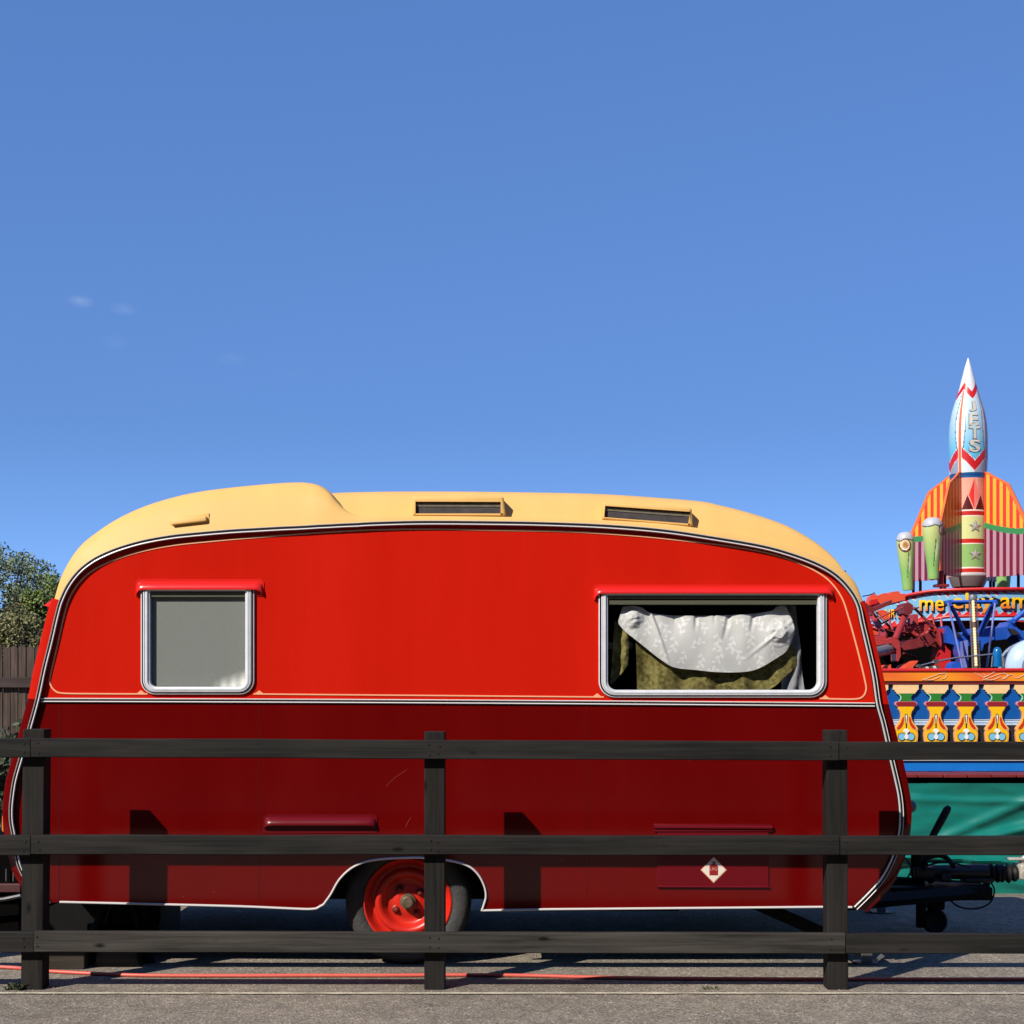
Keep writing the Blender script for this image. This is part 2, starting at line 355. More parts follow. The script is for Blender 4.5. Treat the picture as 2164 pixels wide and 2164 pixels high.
g = MB(); gy = [(-1500,0),(8.75,0),(9.1,-.03),(9.6,-.10),(10.3,-.20),(10.9,-.27),(11.6,-.29),(1500,-.29)]   # the site falls away gently behind the caravan
g.add([(x,y,z) for y,z in gy for x in (-1500,1500)], [(2*i,2*i+1,2*i+3,2*i+2) for i in range(len(gy)-1)])
go = g.build('ground', M['asphalt']); go['kind'] = 'structure'
# pale edging line in front of the fence, worn edge
M['line'] = mat('worn cream line', (208, 196, 172), .8, var=.25, vscale=30, bump=.3, bscale=90)
g = MB(); xs = [-9 + i*.04 for i in range(451)]
vv = []
for x in xs:
    c = 6.015 + .006*noise.noise(Vector((x*.7, 3, 0)))
    wd = max(.002, .013 + .012*noise.noise(Vector((x*9, 0, 1))) + .006*noise.noise(Vector((x*31, 0, 4))))
    vv += [(x, c - wd, .005), (x, c + wd, .005)]
g.add(vv, [(2*i, 2*i+2, 2*i+3, 2*i+1) for i in range(len(xs)-1)])
lo = g.build('edge_line', M['line'], fixn=False); lo['kind'] = 'structure'
# pale scuffs on the tarmac
def scuff():
    m, t, b = nodes('chalky scuff'); L = t.links.new; o = t.nodes['Material Output']
    b.inputs['Base Color'].default_value = (.46, .43, .39, 1); b.inputs['Roughness'].default_value = .9
    tcn = t.nodes.new('ShaderNodeTexCoord'); n = t.nodes.new('ShaderNodeTexNoise'); n.inputs['Scale'].default_value = 70; n.inputs['Detail'].default_value = 4
    L(tcn.outputs['Object'], n.inputs['Vector'])
    r = t.nodes.new('ShaderNodeMapRange'); r.inputs[1].default_value = .5; r.inputs[2].default_value = .68; L(n.outputs['Fac'], r.inputs[0])
    tr = t.nodes.new('ShaderNodeBsdfTransparent'); mx = t.nodes.new('ShaderNodeMixShader'); L(r.outputs[0], mx.inputs[0]); L(tr.outputs[0], mx.inputs[1]); L(b.outputs[0], mx.inputs[2]); L(mx.outputs[0], o.inputs[0])
    return m
M['scuff'] = scuff()
g = MB()
def gp(px, py): d = F*CAMZ/(py-HOR); return ((px-CX)*d/F, d)
for pts, wd in (([(1368,2120),(1420,2132),(1500,2146),(1560,2160)], .014), ([(1790,2122),(1850,2133),(1900,2143),(1960,2152)], .016), ([(2090,2150),(2164,2146)], .02), ([(880,2128),(960,2142),(1010,2150)], .02), ([(380,2140),(450,2136)], .02)):
    q = [gp(*p) for p in pts]; vv = []
    for x, y in q: vv += [(x, y-wd, .004), (x, y+wd, .004)]
    g.add(vv, [(2*i, 2*i+2, 2*i+3, 2*i+1) for i in range(len(q)-1)])
so_ = g.build('ground_scuffs', M['scuff'], fixn=False); so_['kind'] = 'structure'
# loose grit along the fence foot
g = MB()
for i in range(900):
    x = random.uniform(-2.6, 2.7); y = random.choice([random.gauss(6.1, .06), random.uniform(5.4, 6.6)]); r = random.uniform(.0015, .0045) * (1.6 if random.random() < .06 else 1)
    vs_ = [Vector((random.uniform(.6,1.2)*a, random.uniform(.6,1.2)*b_, random.uniform(.5,1)*c))*r + Vector((x, y, r*.4)) for a, b_, c in ((1,0,0),(-1,0,0),(0,1,0),(0,-1,0),(0,0,1),(0,0,-1))]
    g.add(vs_, [(0,2,4),(2,1,4),(1,3,4),(3,0,4),(2,0,5),(1,2,5),(3,1,5),(0,3,5)])
M['grit'] = mat('grit', (150, 140, 126), .9)
gr = g.build('loose_grit', M['grit']); gr['kind'] = 'stuff'

# ------------------------------------------------------------------ black post and rail fence
fence = thing('post_and_rail_fence', 'black stained timber post and rail fence with three rails in front of the red caravan', 'fence', (0, 6.12, 0))
FY = 6.06
def rail(x0, x1, yl, yr, h, name='rail', m='rail', rseed=0):
    """x0,x1 in px; yl/yr top edge px; h height px"""
    mb = MB(); n = max(6, int(abs(x1-x0)/30)); sec = []
    for i in range(n+1):
        t = i/n; px = x0+(x1-x0)*t
        a = P(px, yl+(yr-yl)*t, FY); b_ = P(px, yl+(yr-yl)*t+h, FY)
        dz = .0036*noise.noise(Vector((a.x*1.3, rseed, 1))); dy = .003*noise.noise(Vector((a.x*.8, rseed, 5)))
        zt, zb, y0, y1, c = a.z+dz, b_.z+dz+.0012*noise.noise(Vector((a.x*3, rseed, 9))), FY+dy, FY+.04+dy, .003
        sec.append([(a.x,y0+c,zt),(a.x,y0,zt-c),(a.x,y0,zb+c),(a.x,y0+c,zb),(a.x,y1-c,zb),(a.x,y1,zb+c),(a.x,y1,zt-c),(a.x,y1-c,zt)])
    b = mb.add([q for s in sec for q in s], [[i*8+k, i*8+(k+1)%8, (i+1)*8+(k+1)%8, (i+1)*8+k] for i in range(n) for k in range(8)])
    mb.add([], [])
    mb.f += [[b+k for k in range(8)], [b+n*8+k for k in range(8)][::-1]]; mb.m += [0, 0]; mb.c += [None, None]
    # nails
    for t in NAILS:
        if x0+4 < t < x1-4:
            for v in (.28, .74):
                tt = (t-x0)/(x1-x0); c = P(t + random.uniform(-3,3), yl+(yr-yl)*tt + h*v + random.uniform(-2,2), FY-.001)
                mb.lathe([(0,-.002),(.0035,-.002),(.0045,.001)], c, 'Y', 8, 1)
    return mb.build(name, [M[m], M['darksteel']], fence)
NAILS = (50, 80, 908, 926, 1756, 1790)
rail(-560, 63.4, 1559, 1560.5, 41, rseed=1); rail(65, 1772, 1560.5, 1567.5, 40, rseed=2); rail(1774, 2900, 1568, 1568.5, 38.5, rseed=3)
rail(-560, 63.4, 1765, 1766, 42, rseed=4); rail(65, 1774, 1765, 1767.5, 40.5, rseed=5); rail(1776, 2900, 1767.5, 1768, 40, rseed=6)
rail(-560, 69.6, 1970, 1970.5, 43, rseed=7); rail(71, 1786, 1969.5, 1973, 43, m='railpale', rseed=8); rail(1788, 2900, 1974, 1974, 41.5, rseed=9)
def post(x0, x1, ytop, lean=0):
    mb = MB(); a = P(x0, ytop, FY+.042); b_ = P(x1, ytop, FY+.042)
    t = .092
    mb.box((a.x, FY+.042, -.3), (b_.x, FY+.042+t, a.z), 0, .004)
    for v in mb.v: v.x += lean*(a.z-v.z)
    return mb.build('post', M['post'], fence)
post(48, 94, 1541, -.008); post(896.5, 940, 1546); post(1747, 1791, 1543, .004)
post(-520, -475, 1541); post(2640, 2686, 1543)

# ------------------------------------------------------------------ caravan
SY = 6.55; W = 2.0
van = thing('caravan', 'vintage red and maroon touring caravan with cream yellow roof behind the black fence', 'caravan', (P(862,0,SY).x, SY+1, 0))
PR = [ (106,1909,100,1918,.06),(75,1882,66,1890,.06),(50,1843,38,1850,.06),(39,1811,26,1815,.06),(32,1765,16,1768,.06),(27,1737,13,1738,.06),(26,1713,12,1713,.06),(28,1687,14,1687,.06),(34,1648,19,1648,.06),(47,1602,32,1602,.06),(65,1540,48,1540,.06),
 (82,1478,65,1476,.06),(96,1413,78,1410,.06),(110,1357,92,1352,.06),(123,1301,107,1292,.06),
 (132,1270,115,1265,.06),(148,1237,127,1226,.10),(170,1209,146,1187,.16),(196,1188,172,1152,.22),(224,1173,205,1125,.3),(260,1159,251,1095,.35),(307,1146,307,1069,.42),(363,1136,370,1049,.45),(419,1130,430,1036,.45),(489,1124,500,1027,.45),(540,1121,550,1022,.45),(594,1118,600,1018,.45),(640,1116,645,1017,.42),(672,1114,674,1023,.34),(694,1113,696,1037,.26),(712,1112,714,1060,.18),(732,1111,732,1078,.12),(758,1110,757,1088.5,.08),(794,1108,794,1090,.07),(902,1105.5,902,1090,.07),(1083,1107,1083,1092,.07),(1200,1110,1200,1096,.07),(1302,1115,1304,1100,.07),(1405,1124,1408,1107,.07),(1507,1139,1512,1121,.07),(1610,1157,1620,1142,.07),(1678,1176,1690,1162,.07),(1729,1196,1742,1184,.07),(1764,1217,1779,1202,.07),(1791,1244,1806,1229,.07),
 (1811,1277,1823,1270,.06),(1821,1320,1836,1315,.06),(1834,1375,1849,1372,.06),(1846,1430,1862,1428,.06),
 (1854.5,1488,1874,1488,.06),(1866,1531,1885,1531,.06),(1883,1607,1904,1607,.06),(1892,1645,1913,1648,.06),(1900,1684,1920,1687,.06),(1903,1724,1922,1722,.06),(1900,1763,1918,1763,.06),(1887,1811,1907,1812,.06),(1864,1856,1886,1860,.06),(1838,1886,1862,1892,.06),(1806,1918,1830,1924,.06)]
iBL, iYL, iYR, iBR = 11, 15, 45, 49
ND = 6
PD = cr(PR, ND)
def xz(px, py, Y=SY): q = P(px, py, Y); return (q.x, q.z)
RINGS = [(0,0),(.3,.05),(.6,.11),(.86,.17),(.95,.24),(.985,.4),(1,1)]; RINGE = [(0,0),(.4,.04),(.75,.09),(.95,.18),(1,.4),(1,.7),(1,1)]
def shell(i0, i1, name, m, rings=None):
    mb = MB(); st = PD[i0*ND:i1*ND+1]; n = len(st); rows = []
    for (tx,ty,ox,oy,d) in st:
        T = P(tx,ty,SY); O = P(ox,oy,SY+d*(.33 if rings is None else 1)); row = []
        for gk, hk in (rings or RINGS): row.append(Vector((T.x+(O.x-T.x)*gk, SY+d*hk, T.z+(O.z-T.z)*gk)))
        row.append(Vector((O.x, SY+W/2, O.z)))
        for v in row[-2::-1]: row.append(Vector((v.x, 2*SY+W-v.y, v.z)))
        rows.append(row)
    k = len(rows[0])
    mb.add([v for r in rows for v in r], [(i*k+j, i*k+j+1, (i+1)*k+j+1, (i+1)*k+j) for i in range(n-1) for j in range(k-1)])
    return mb.build(name, m, van, smooth=50)
shell(iYL, iYR, 'roof', M['yellow'])
shell(iBL, iYL, 'end_panel', M['red'], RINGE); shell(iYR, iBR, 'end_panel', M['red'], RINGE)
shell(0, iBL, 'skirt_panel', M['maroon'], RINGE); shell(iBR, len(PR)-1, 'skirt_panel', M['maroon'], RINGE)
T2 = [xz(p[0], p[1]) for p in PD]
# windows holes
def rrect(x0, y0, x1, y1, r, rt=None, n=7):
    """px rounded rect -> list of (px,py), bottom corners radius r, top rt"""
    rt = r if rt is None else rt; out_ = []
    for (cx, cy, rr, a0) in ((x1-rt, y0+rt, rt, -90), (x1-r, y1-r, r, 0), (x0+r, y1-r, r, 90), (x0+rt, y0+rt, rt, 180)):
        for k in range(n+1):
            a = R(a0+90*k/n); out_.append((cx+rr*math.cos(a), cy+rr*math.sin(a)))
    return out_
WIN = [(299,1238,538,1467.5,30), (1265,1247,1746,1474,34)]
holes = [[xz(*q) for q in rrect(w_[0]+6, w_[1]+4, w_[2]-6, w_[3]-6, w_[4]-5, 6)] for w_ in WIN]
up = T2[iBL*ND:iBR*ND+1]
mb = MB(); mb.poly(up, SY, SY+.012, 0, holes); 
side = mb.build('upper_side_panel', M['red'], van)
BOT = [(106,1909),(125,1906),(300,1910),(500,1915),(620,1920),(655,1921),(672,1919),(684,1911),(699,1890),(717,1859),(742,1835),(773,1821),(811,1815),(850,1813),(888,1812.5),(941,1817),(985,1828),(1009,1846),(1023,1871),(1027,1893),(1023,1910),(1018,1925),(1149,1921.5),(1390,1919.5),(1734,1916.5),(1806,1918)]
ARCH = cr(BOT[7:22], 4)
bot = [xz(*q) for q in BOT[:7]] + [xz(*q) for q in ARCH] + [xz(*q) for q in BOT[22:]]
lowp = T2[iBR*ND:] + bot[::-1][1:-1] + T2[:iBL*ND+1]
mb = MB(); mb.poly(lowp, SY, SY+.012, 0); mb.build('lower_side_panel', M['maroon'], van)
# far side, closed
mb = MB(); mb.poly(T2[iBL*ND:iBR*ND+1], SY+W-.012, SY+W); mb.build('upper_side_panel', M['red'], van)
mb = MB(); mb.poly(lowp, SY+W-.012, SY+W); mb.build('lower_side_panel', M['maroon'], van)
# roof lantern (raised clerestory)
LT = [(660,1040),(690,1037),(740,1034),(830,1032),(975,1032),(1100,1033.5),(1240,1036),(1337,1041),(1473,1052),(1524,1062),(1593,1081),(1661,1106),(1712,1135),(1746,1161),(1768,1184),(1779,1200)]
LD = cr(LT, 6)
def ledge_at(px):
    for a, b_ in zip(PD[iYL*ND:], PD[iYL*ND+1:]):
        if a[2] <= px <= b_[2] and px > 700: return a[3]+(b_[3]-a[3])*(px-a[2])/(b_[2]-a[2]+1e-9)
    return 1090
mb = MB(); rows = []
for (lx, ly) in LD:
    base = P(lx, max(ledge_at(lx), 1088)+2.5 if lx < 770 else ledge_at(lx)+2.5, SY+.07); dt_ = .55 if lx < 1400 else .55-.47*(lx-1400)/380; top = P(lx, ly, SY+.075+(dt_-.07)*.4)
    hgt = max(top.z-base.z, .002); row = []
    for gk, dk in ((-.1,.075),(.0,.09),(.35,.12),(.68,.165),(.86,.22),(.95,.32),(1.0,.55),(1.0,1.0)):
        row.append(Vector((top.x + (base.x-top.x)*(1-gk), SY+(.075+(dk-.075)*(dt_-.07)/.48 if dk < .9 else dk), base.z+hgt*gk)))
    for v in row[-2::-1]: row.append(Vector((v.x, 2*SY+W-v.y, v.z)))
    rows.append(row)
k = len(rows[0]); n = len(rows)
mb.add([v for r in rows for v in r], [(i*k+j, i*k+j+1, (i+1)*k+j+1, (i+1)*k+j) for i in range(n-1) for j in range(k-1)])
b0 = 0; mb.f.append(list(range(k))); mb.m.append(0); mb.c.append(None); mb.f.append([(n-1)*k+j for j in range(k)][::-1]); mb.m.append(0); mb.c.append(None)
mb.build('roof_lantern', M['yellow'], van, smooth=40)
# lantern windows: hood box + glass
def lantern_window(q_out, q_in, slope):
    """q: four px corners TL,TR,BR,BL"""
    mb = MB(); Yf, Yb = SY+.055, SY+.24
    o_ = [P(*c, Yf) for c in q_out]; i_ = [P(*c, Yf) for c in q_in]
    ob = [Vector((v.x, Yb, v.z)) for v in o_]; ib = [Vector((v.x, Yf+.008, v.z)) for v in i_]
    vs_ = o_+i_+ob+ib; fs = []
    for a in range(4):
        b_ = (a+1)%4; fs += [(a,b_,4+b_,4+a), (8+a,8+b_,b_,a), (4+a,4+b_,12+b_,12+a)]
    bm = bmesh.new(); bv = [bm.verts.new(v) for v in vs_]
    for f in fs: bm.faces.new([bv[x] for x in f])
    bmesh.ops.bevel(bm, geom=[e for e in bm.edges if all(v in bv[:4] or v in bv[8:12] for v in e.verts)], offset=.012, segments=3, profile=.5, affect='EDGES')
    mb.bm(bm)
    fr = mb.build('roof_window', M['yellow'], van, smooth=50)
    g_ = MB(); e = .006; g_.add([v for v in ib], [(3,2,1,0)]); g_.build('pane', M['roofglass'], fr, fixn=False)
    d = MB(); q = [v + Vector((0,.008,0)) for v in ib]; d.add(q, [(0,1,2,3)]); 
    for v in d.v: pass
    mid = [ib[3]+(ib[0]-ib[3])*.66, ib[2]+(ib[1]-ib[2])*.66, ib[2]+(ib[1]-ib[2])*.9, ib[3]+(ib[0]-ib[3])*.9]
    d.add([v+Vector((0,.005,0)) for v in mid], [(0,1,2,3)], 1)  # pale streak and grey backing paint reflections in the roof glass
    d.build('vent_mesh', [M['smoke'], M['smokebar']], fr)
lantern_window([(871,1048),(1064,1048),(1070,1090.5),(871,1090.5)], [(878,1060),(1058,1060.5),(1058,1089),(878,1088)], 0)
lantern_window([(1273,1060),(1462,1072),(1466,1113),(1272,1098)], [(1279,1069),(1459,1081.5),(1454,1110),(1277,1095)], 0)
# small roof vent on the high part
def tilted_box(pa, pb, h, y0, y1, bev, name, m):
    a, b_ = P(*pa, SY), P(*pb, SY); c = (a+b_)/2; L_ = (b_-a).length; ang = math.atan2(b_.z-a.z, b_.x-a.x)
    bm = bmesh.new(); bmesh.ops.create_cube(bm, size=1)
    for v in bm.verts:
        x, y, z = v.co.x*L_, v.co.y*(y1-y0)+(y0+y1)/2, v.co.z*h
        v.co = Vector((c.x+x*math.cos(ang)-z*math.sin(ang), SY+y+(z*.18 if v.co.y < 0 else 0), c.z+x*math.sin(ang)+z*math.cos(ang)))
    bmesh.ops.bevel(bm, geom=bm.edges[:], offset=bev, segments=3, profile=.5, affect='EDGES')
    mb = MB(); mb.bm(bm); return mb.build(name, m, van, smooth=50)
tilted_box((356,1102),(441,1092.5), .046, .022, .10, .006, 'vent_flange', M['yellow'])
tilted_box((361,1104),(436,1095.5), .026, .002, .09, .007, 'roof_vent', M['yellow'])
# aluminium moulding along the outline
def sweep(pts2, prof, Y, name, mats, mi=None, parent=van, closed=False, smooth=40):
    """pts2 (x,z) polyline; prof list of (n, y)"""
    mb = MB(); n = len(pts2); k = len(prof); vs_ = []
    for i, p in enumerate(pts2):
        a = Vector(pts2[(i-1) % n if closed else max(0,i-1)]); b_ = Vector(pts2[(i+1) % n if closed else min(n-1,i+1)])
        t = (b_-a).normalized(); nn = Vector((-t.y, t.x))
        for (o_, y) in prof: vs_.append((p[0]+nn.x*o_, Y+y, p[1]+nn.y*o_))
    mis = []; fs = []
    for i in range(n if closed else n-1):
        j = (i+1) % n
        for q in range(k-1):
            fs.append((i*k+q, i*k+q+1, j*k+q+1, j*k+q)); mis.append(mi[q] if mi else 0)
    mb.add(vs_, fs, mis); 
    if not closed:
        mb.f += [list(range(k)), [(n-1)*k+q for q in range(k)][::-1]]; mb.m += [0,0]; mb.c += [None,None]
    return mb.build(name, mats, parent, smooth=smooth)
MP = [(-.011,.004),(-.011,-.020),(-.008,-.026),(-.004,-.024),(-.003,-.015),(.007,-.015),(.0075,-.019),(.0095,-.020),(.011,-.016),(.011,.004)]
sweep(T2, MP, SY, 'edge_moulding', [M['white_trim'], M['rubber']], [1,0,0,0,1,0,0,0,1])
BP = [(-.010,.002),(-.010,-.008),(-.007,-.011),(-.003,-.008),(-.002,-.004),(.002,-.004),(.003,-.008),(.007,-.011),(.010,-.008),(.010,.002)]
bl = [xz(88+(1848-88)*i/40, 1479.5+(1489.5-1479.5)*i/40 - 1.5*math.sin(math.pi*i/40)) for i in range(41)]
sweep(bl, BP, SY, 'belt_moulding', [M['white_trim'], M['rubber']], [0,0,0,1,1,1,0,0,0])
SP = [(-.0048,.004),(-.0048,-.007),(-.002,-.011),(.002,-.011),(.0048,-.007),(.0048,.004)]
bs = [xz(*q) for q in cr([(127,1906),(300,1910),(500,1915),(620,1920),(655,1921),(672,1919)], 4)[:-1]] + [xz(*q) for q in ARCH] 
sweep(bs, SP, SY, 'skirt_moulding', M['white_trim'])
sweep([xz(*q) for q in ((1018,1924),(1149,1921.5),(1390,1919.5),(1734,1916.5),(1800,1917))], SP, SY, 'skirt_moulding', M['white_trim'])
# coachlines
def ribbon(px, wpx, name='coachline', dy=-.003):
    wv = wpx*SY/F/2
    return sweep([xz(*q) for q in px], [(-wv,.001),(-wv,dy),(wv,dy),(wv,.001)], SY, name, M['pin'])
PIN = [(312,1466.5),(200,1466),(135,1465),(117,1460),(107,1447),(106,1432),(120,1371),(137,1296),(148,1262),(168,1231),(196,1206),(238,1185),(293,1167),(363,1153),(447,1144),(540,1136),(721,1123),(866,1118.5),(1047,1120.5),(1200,1123.5),(1337,1132),(1439,1142),(1542,1154.5),(1627,1170),(1695,1193),(1746,1222),(1777,1260),(1794,1308),(1815,1385),(1828,1440),(1830,1458),(1823,1472),(1808,1477),(1770,1477),(1732,1476)]
ribbon(cr(PIN, 5), 3.0)
ribbon([(536,1466.5),(700,1468),(1000,1470.5),(1276,1473)], 2.8)
for cx_, cy_ in ((298,1464.5),(548,1465),(1262,1471),(1744,1475)):
    mb = MB(); mb.poly([xz(cx_-9,cy_+1),xz(cx_+9,cy_+1),xz(cx_,cy_-6)][::-1], SY-.0025, SY+.001, 0); mb.build('coachline_flourish', M['pin'], van)
# faint seams between the lower panels, two long scratches
M['seam'] = mat('dark panel joint', (70, 4, 4), .4); M['scratch'] = mat('pale scratch', (168, 70, 58), .5)
def strip(px, wpx, name, m):
    wv = wpx*SY/F/2; sweep([xz(*q) for q in px], [(-wv,.001),(-wv,-.0012),(wv,-.0012),(wv,.001)], SY, name, M[m])
strip([(126,1492),(125.5,1700),(125,1904)], .7, 'panel_seam', 'seam'); strip([(548,1495),(547.5,1700),(547,1915)], .7, 'panel_seam', 'seam'); strip([(1240,1498),(1240,1700),(1240,1918)], .6, 'panel_seam', 'seam')
strip([(857,1748),(862,1738),(868,1727)], .6, 'scratch', 'scratch'); strip([(816,1661),(835,1643),(860,1626)], .45, 'scratch', 'scratch')
# window frames, awnings
FP = [(0,.002,0),(0,-.012,0),(.0045,-.014,0),(.006,-.004,1),(.010,-.004,1),(.0115,-.018,0),(.0165,-.021,0),(.019,-.017,0),(.024,-.021,0),(.031,-.021,0),(.033,-.016,0),(.040,-.013,0),(.043,.004,1),(.043,.012,1)]
def frame(wn, name='window'):
    x0,y0,x1,y1,r = wn; mb = MB(); k = 4*8; sgn = []
    for ins, y, mi in FP:
        e = ins*F/SY
        for q in rrect(x0+e, y0+e*.6, x1-e, y1-e*.82, max(r-e*.8, 6), max(6-e*.2, 2)): mb.v.append(Vector((xz(*q)[0], SY+y, xz(*q)[1])))
    for a in range(len(FP)-1):
        for q in range(k):
            mb.f.append([a*k+q, a*k+(q+1)%k, (a+1)*k+(q+1)%k, (a+1)*k+q]); mb.m.append(FP[a][2]); mb.c.append(None)
    return mb.build(name, [M['alu'], M['rubber']], van, smooth=35)
wf = []
for wn in WIN:
    fr = frame(wn); wf.append(fr); x0,y0,x1,y1,r = wn
    e = .041*F/SY; pts = rrect(x0+e-2, y0+e*.6-2, x1-e+2, y1-e*.82+2, max(r-e*.8,6), 4)
    mb = MB(); mb.add([(xz(*q)[0], SY+.004, xz(*q)[1]) for q in pts], [list(range(len(pts)))[::-1]]); mb.build('pane', M['glass'], fr, fixn=False)
mb = MB(); mb.box((xz(1283,0)[0], SY-.004, xz(0,1278)[1]), (xz(1725,0)[0], SY+.02, xz(0,1264)[1]), 0, .002)
mb.box((xz(1283,0)[0], SY-.010, xz(0,1266)[1]), (xz(1725,0)[0], SY+.021, xz(0,1250)[1]), 0, .002)
mb.build('top_rail', M['olive_rail'], wf[1])
mb = MB(); mb.box((xz(316,0)[0], SY-.006, xz(0,1262)[1]), (xz(524,0)[0], SY+.008, xz(0,1242)[1]), 0, .002); mb.build('top_rail', M['olive_rail'], wf[0])
def hood(x0, x1, yt, yb, lip, proud, m, name, flange=True):
    """pressed hood: flange on the wall, sloping front, dropped ends"""
    mb = MB(); A = lambda px, py, y: Vector((xz(px,py)[0], SY+y, xz(px,py)[1]))
    e = 11; N = 8; top = []; front = []; under = []
    prof = [(0,0,0), (.25,-.5,0), (.55,-.85,0), (.9,-1.0,0), (1.0,-.97,0)]
    rows = []
    for s_ in range(N+1):
        pass
    L_ = x1-x0
    xs_ = [x0, x0+2, x0+5, x0+10, x0+16] + [x0+16+(L_-32)*i/8 for i in range(1,8)] + [x1-16, x1-10, x1-5, x1-2, x1]
    for x in xs_:
        d = min(x-x0, x1-x); u = min(1, d/16); h = math.sqrt(max(0,1-(1-u)**2))   # 0 at ends
        drop = lip*(1-h)
        row = []
        for (v, y, _) in prof:
            row.append(A(x, yt+(1-h)*8 + (yb-yt-(1-h)*8)*v + drop*v, proud*y*(.35+.65*h)))
        row.append(A(x, yb+drop-1.0, -proud*.9*(.3+.7*h))); row.append(A(x, yb+drop-2.0, .001))
        rows.append(row)
    k = len(rows[0]); n = len(rows)
    mb.add([v for r in rows for v in r], [(i*k+j, i*k+j+1, (i+1)*k+j+1, (i+1)*k+j) for i in range(n-1) for j in range(k-1)])
    mb.f += [list(range(k)), [(n-1)*k+j for j in range(k)][::-1]]; mb.m += [0,0]; mb.c += [None,None]
    if flange:
        pl = rrect(x0-2, yt-4, x1+2, yb+lip-1, 2, 10, 5)
        mb.poly([xz(*q) for q in pl[::-1]], SY-.004, SY+.001)
    return mb.build(name, m, van, smooth=40)
hood(289, 556, 1228, 1247, 14, .030, M['hood'], 'window_hood'); hood(1256, 1760, 1239.5, 1255, 15, .032, M['hood'], 'window_hood')
hood(559, 795, 1725, 1743, 9, .032, M['vent'], 'vent_hood')
# light patch plate under the vent hood, gas locker
mb = MB(); mb.poly([xz(*q) for q in ((556,1752),(556,1760),(796,1760),(796,1752))], SY-.003, SY+.001); mb.build('vent_plate', M['vent'], van)
lk = MB(); lk.box((xz(1389,0)[0], SY-.007, xz(0,1876)[1]), (xz(1624,0)[0], SY+.001, xz(0,1757)[1]), 0, .003)
locker = lk.build('gas_locker', M['vent'], van)
mb = MB(); hx0, hx1 = xz(1382,0)[0], xz(1631,0)[0]; z1, z0 = xz(0,1741)[1], xz(0,1757)[1]
mb.tube([(hx0,SY-.012,(z0+z1)/2+.004),(hx1,SY-.012,(z0+z1)/2+.002)], .009, 10); mb.box((hx0, SY-.012, z0), (hx1, SY+.001, z0+.014), 0, .002); mb.box((hx0, SY-.006, z1-.012), (hx1, SY+.001, z1), 0, .002)
mb.build('hinge_rail', M['vent'], locker, smooth=40)
mb = MB(); mb.tube([(xz(1389,0)[0], SY-.008, xz(0,1873)[1]), (xz(1624,0)[0], SY-.008, xz(0,1874)[1])], .005, 8); mb.build('bottom_lip', M['vent'], locker, smooth=40)
# diamond gas warning sticker
M['sticker'] = mat('sticker white', (236, 222, 208), .5); M['stickred'] = mat('sticker red', (150, 22, 16), .5); M['stickpink'] = mat('sticker letters', (226, 160, 150), .5); M['stickedge'] = mat('sticker peach edge', (236, 170, 130), .5)
mb = MB(); c = (1507.6, 1838); D = lambda s: [xz(c[0], c[1]-s), xz(c[0]-s, c[1]), xz(c[0], c[1]+s), xz(c[0]+s, c[1])]
mb.poly(D(27.5), SY-.0085, SY-.006, 3); mb.poly(D(25), SY-.0095, SY-.006, 0)
bt = [(c[0]-9,c[1]+11),(c[0]-9,c[1]-7),(c[0]-7,c[1]-11),(c[0]-3,c[1]-13),(c[0]-2,c[1]-16),(c[0]-5,c[1]-16),(c[0]-5,c[1]-18),(c[0]+5,c[1]-18),(c[0]+5,c[1]-16),(c[0]+2,c[1]-16),(c[0]+3,c[1]-13),(c[0]+7,c[1]-11),(c[0]+9,c[1]-7),(c[0]+9,c[1]+11)]
mb.poly([xz(*q) for q in bt], SY-.0105, SY-.006, 1)
tv, tf = text('LPG', .02); q = fit(tv, c[0]-7, 0, c[0]+7, 6)
mb.add([(xz(x, c[1]+1-y)[0], SY-.0112, xz(x, c[1]+1-y)[1]) for x, y in q], tf, 2)
mb.build('warning_sticker', [M['sticker'], M['stickred'], M['stickpink'], M['stickedge']], locker)
# rear window visor, lamps
mb = MB(); v = [P(112,1266,SY+.06),P(92.5,1279.5,SY+.06),P(113,1287,SY+.06),P(124,1289,SY+.03),P(129,1271,SY+.03)]
lo_ = [Vector((q.x, q.y, q.z)) for q in v]; hi_ = [Vector((q.x, SY+W-.06, q.z)) for q in v]
mb.add(lo_+hi_, [(0,1,2,3,4),(9,8,7,6,5)]+[(i,5+i,5+(i+1)%5,(i+1)%5) for i in range(5)]); mb.build('rear_visor', M['hood'], van)
mb = MB(); a = P(13,1740,SY+.14); mb.box((a.x-.008, SY+.10, P(0,1757,SY+.14).z), (a.x+.06, SY+.2, P(0,1721,SY+.14).z), 0, .008); mb.build('rear_lamp', M['amber'], van, smooth=40)
mb = MB(); a = P(1922,1704,SY+.25); mb.lathe([(.0,.03),(.018,.028),(.028,.015),(.03,-.03)], a, 'X', 16); mb.build('front_reflector', M['steel'], van, smooth=40)
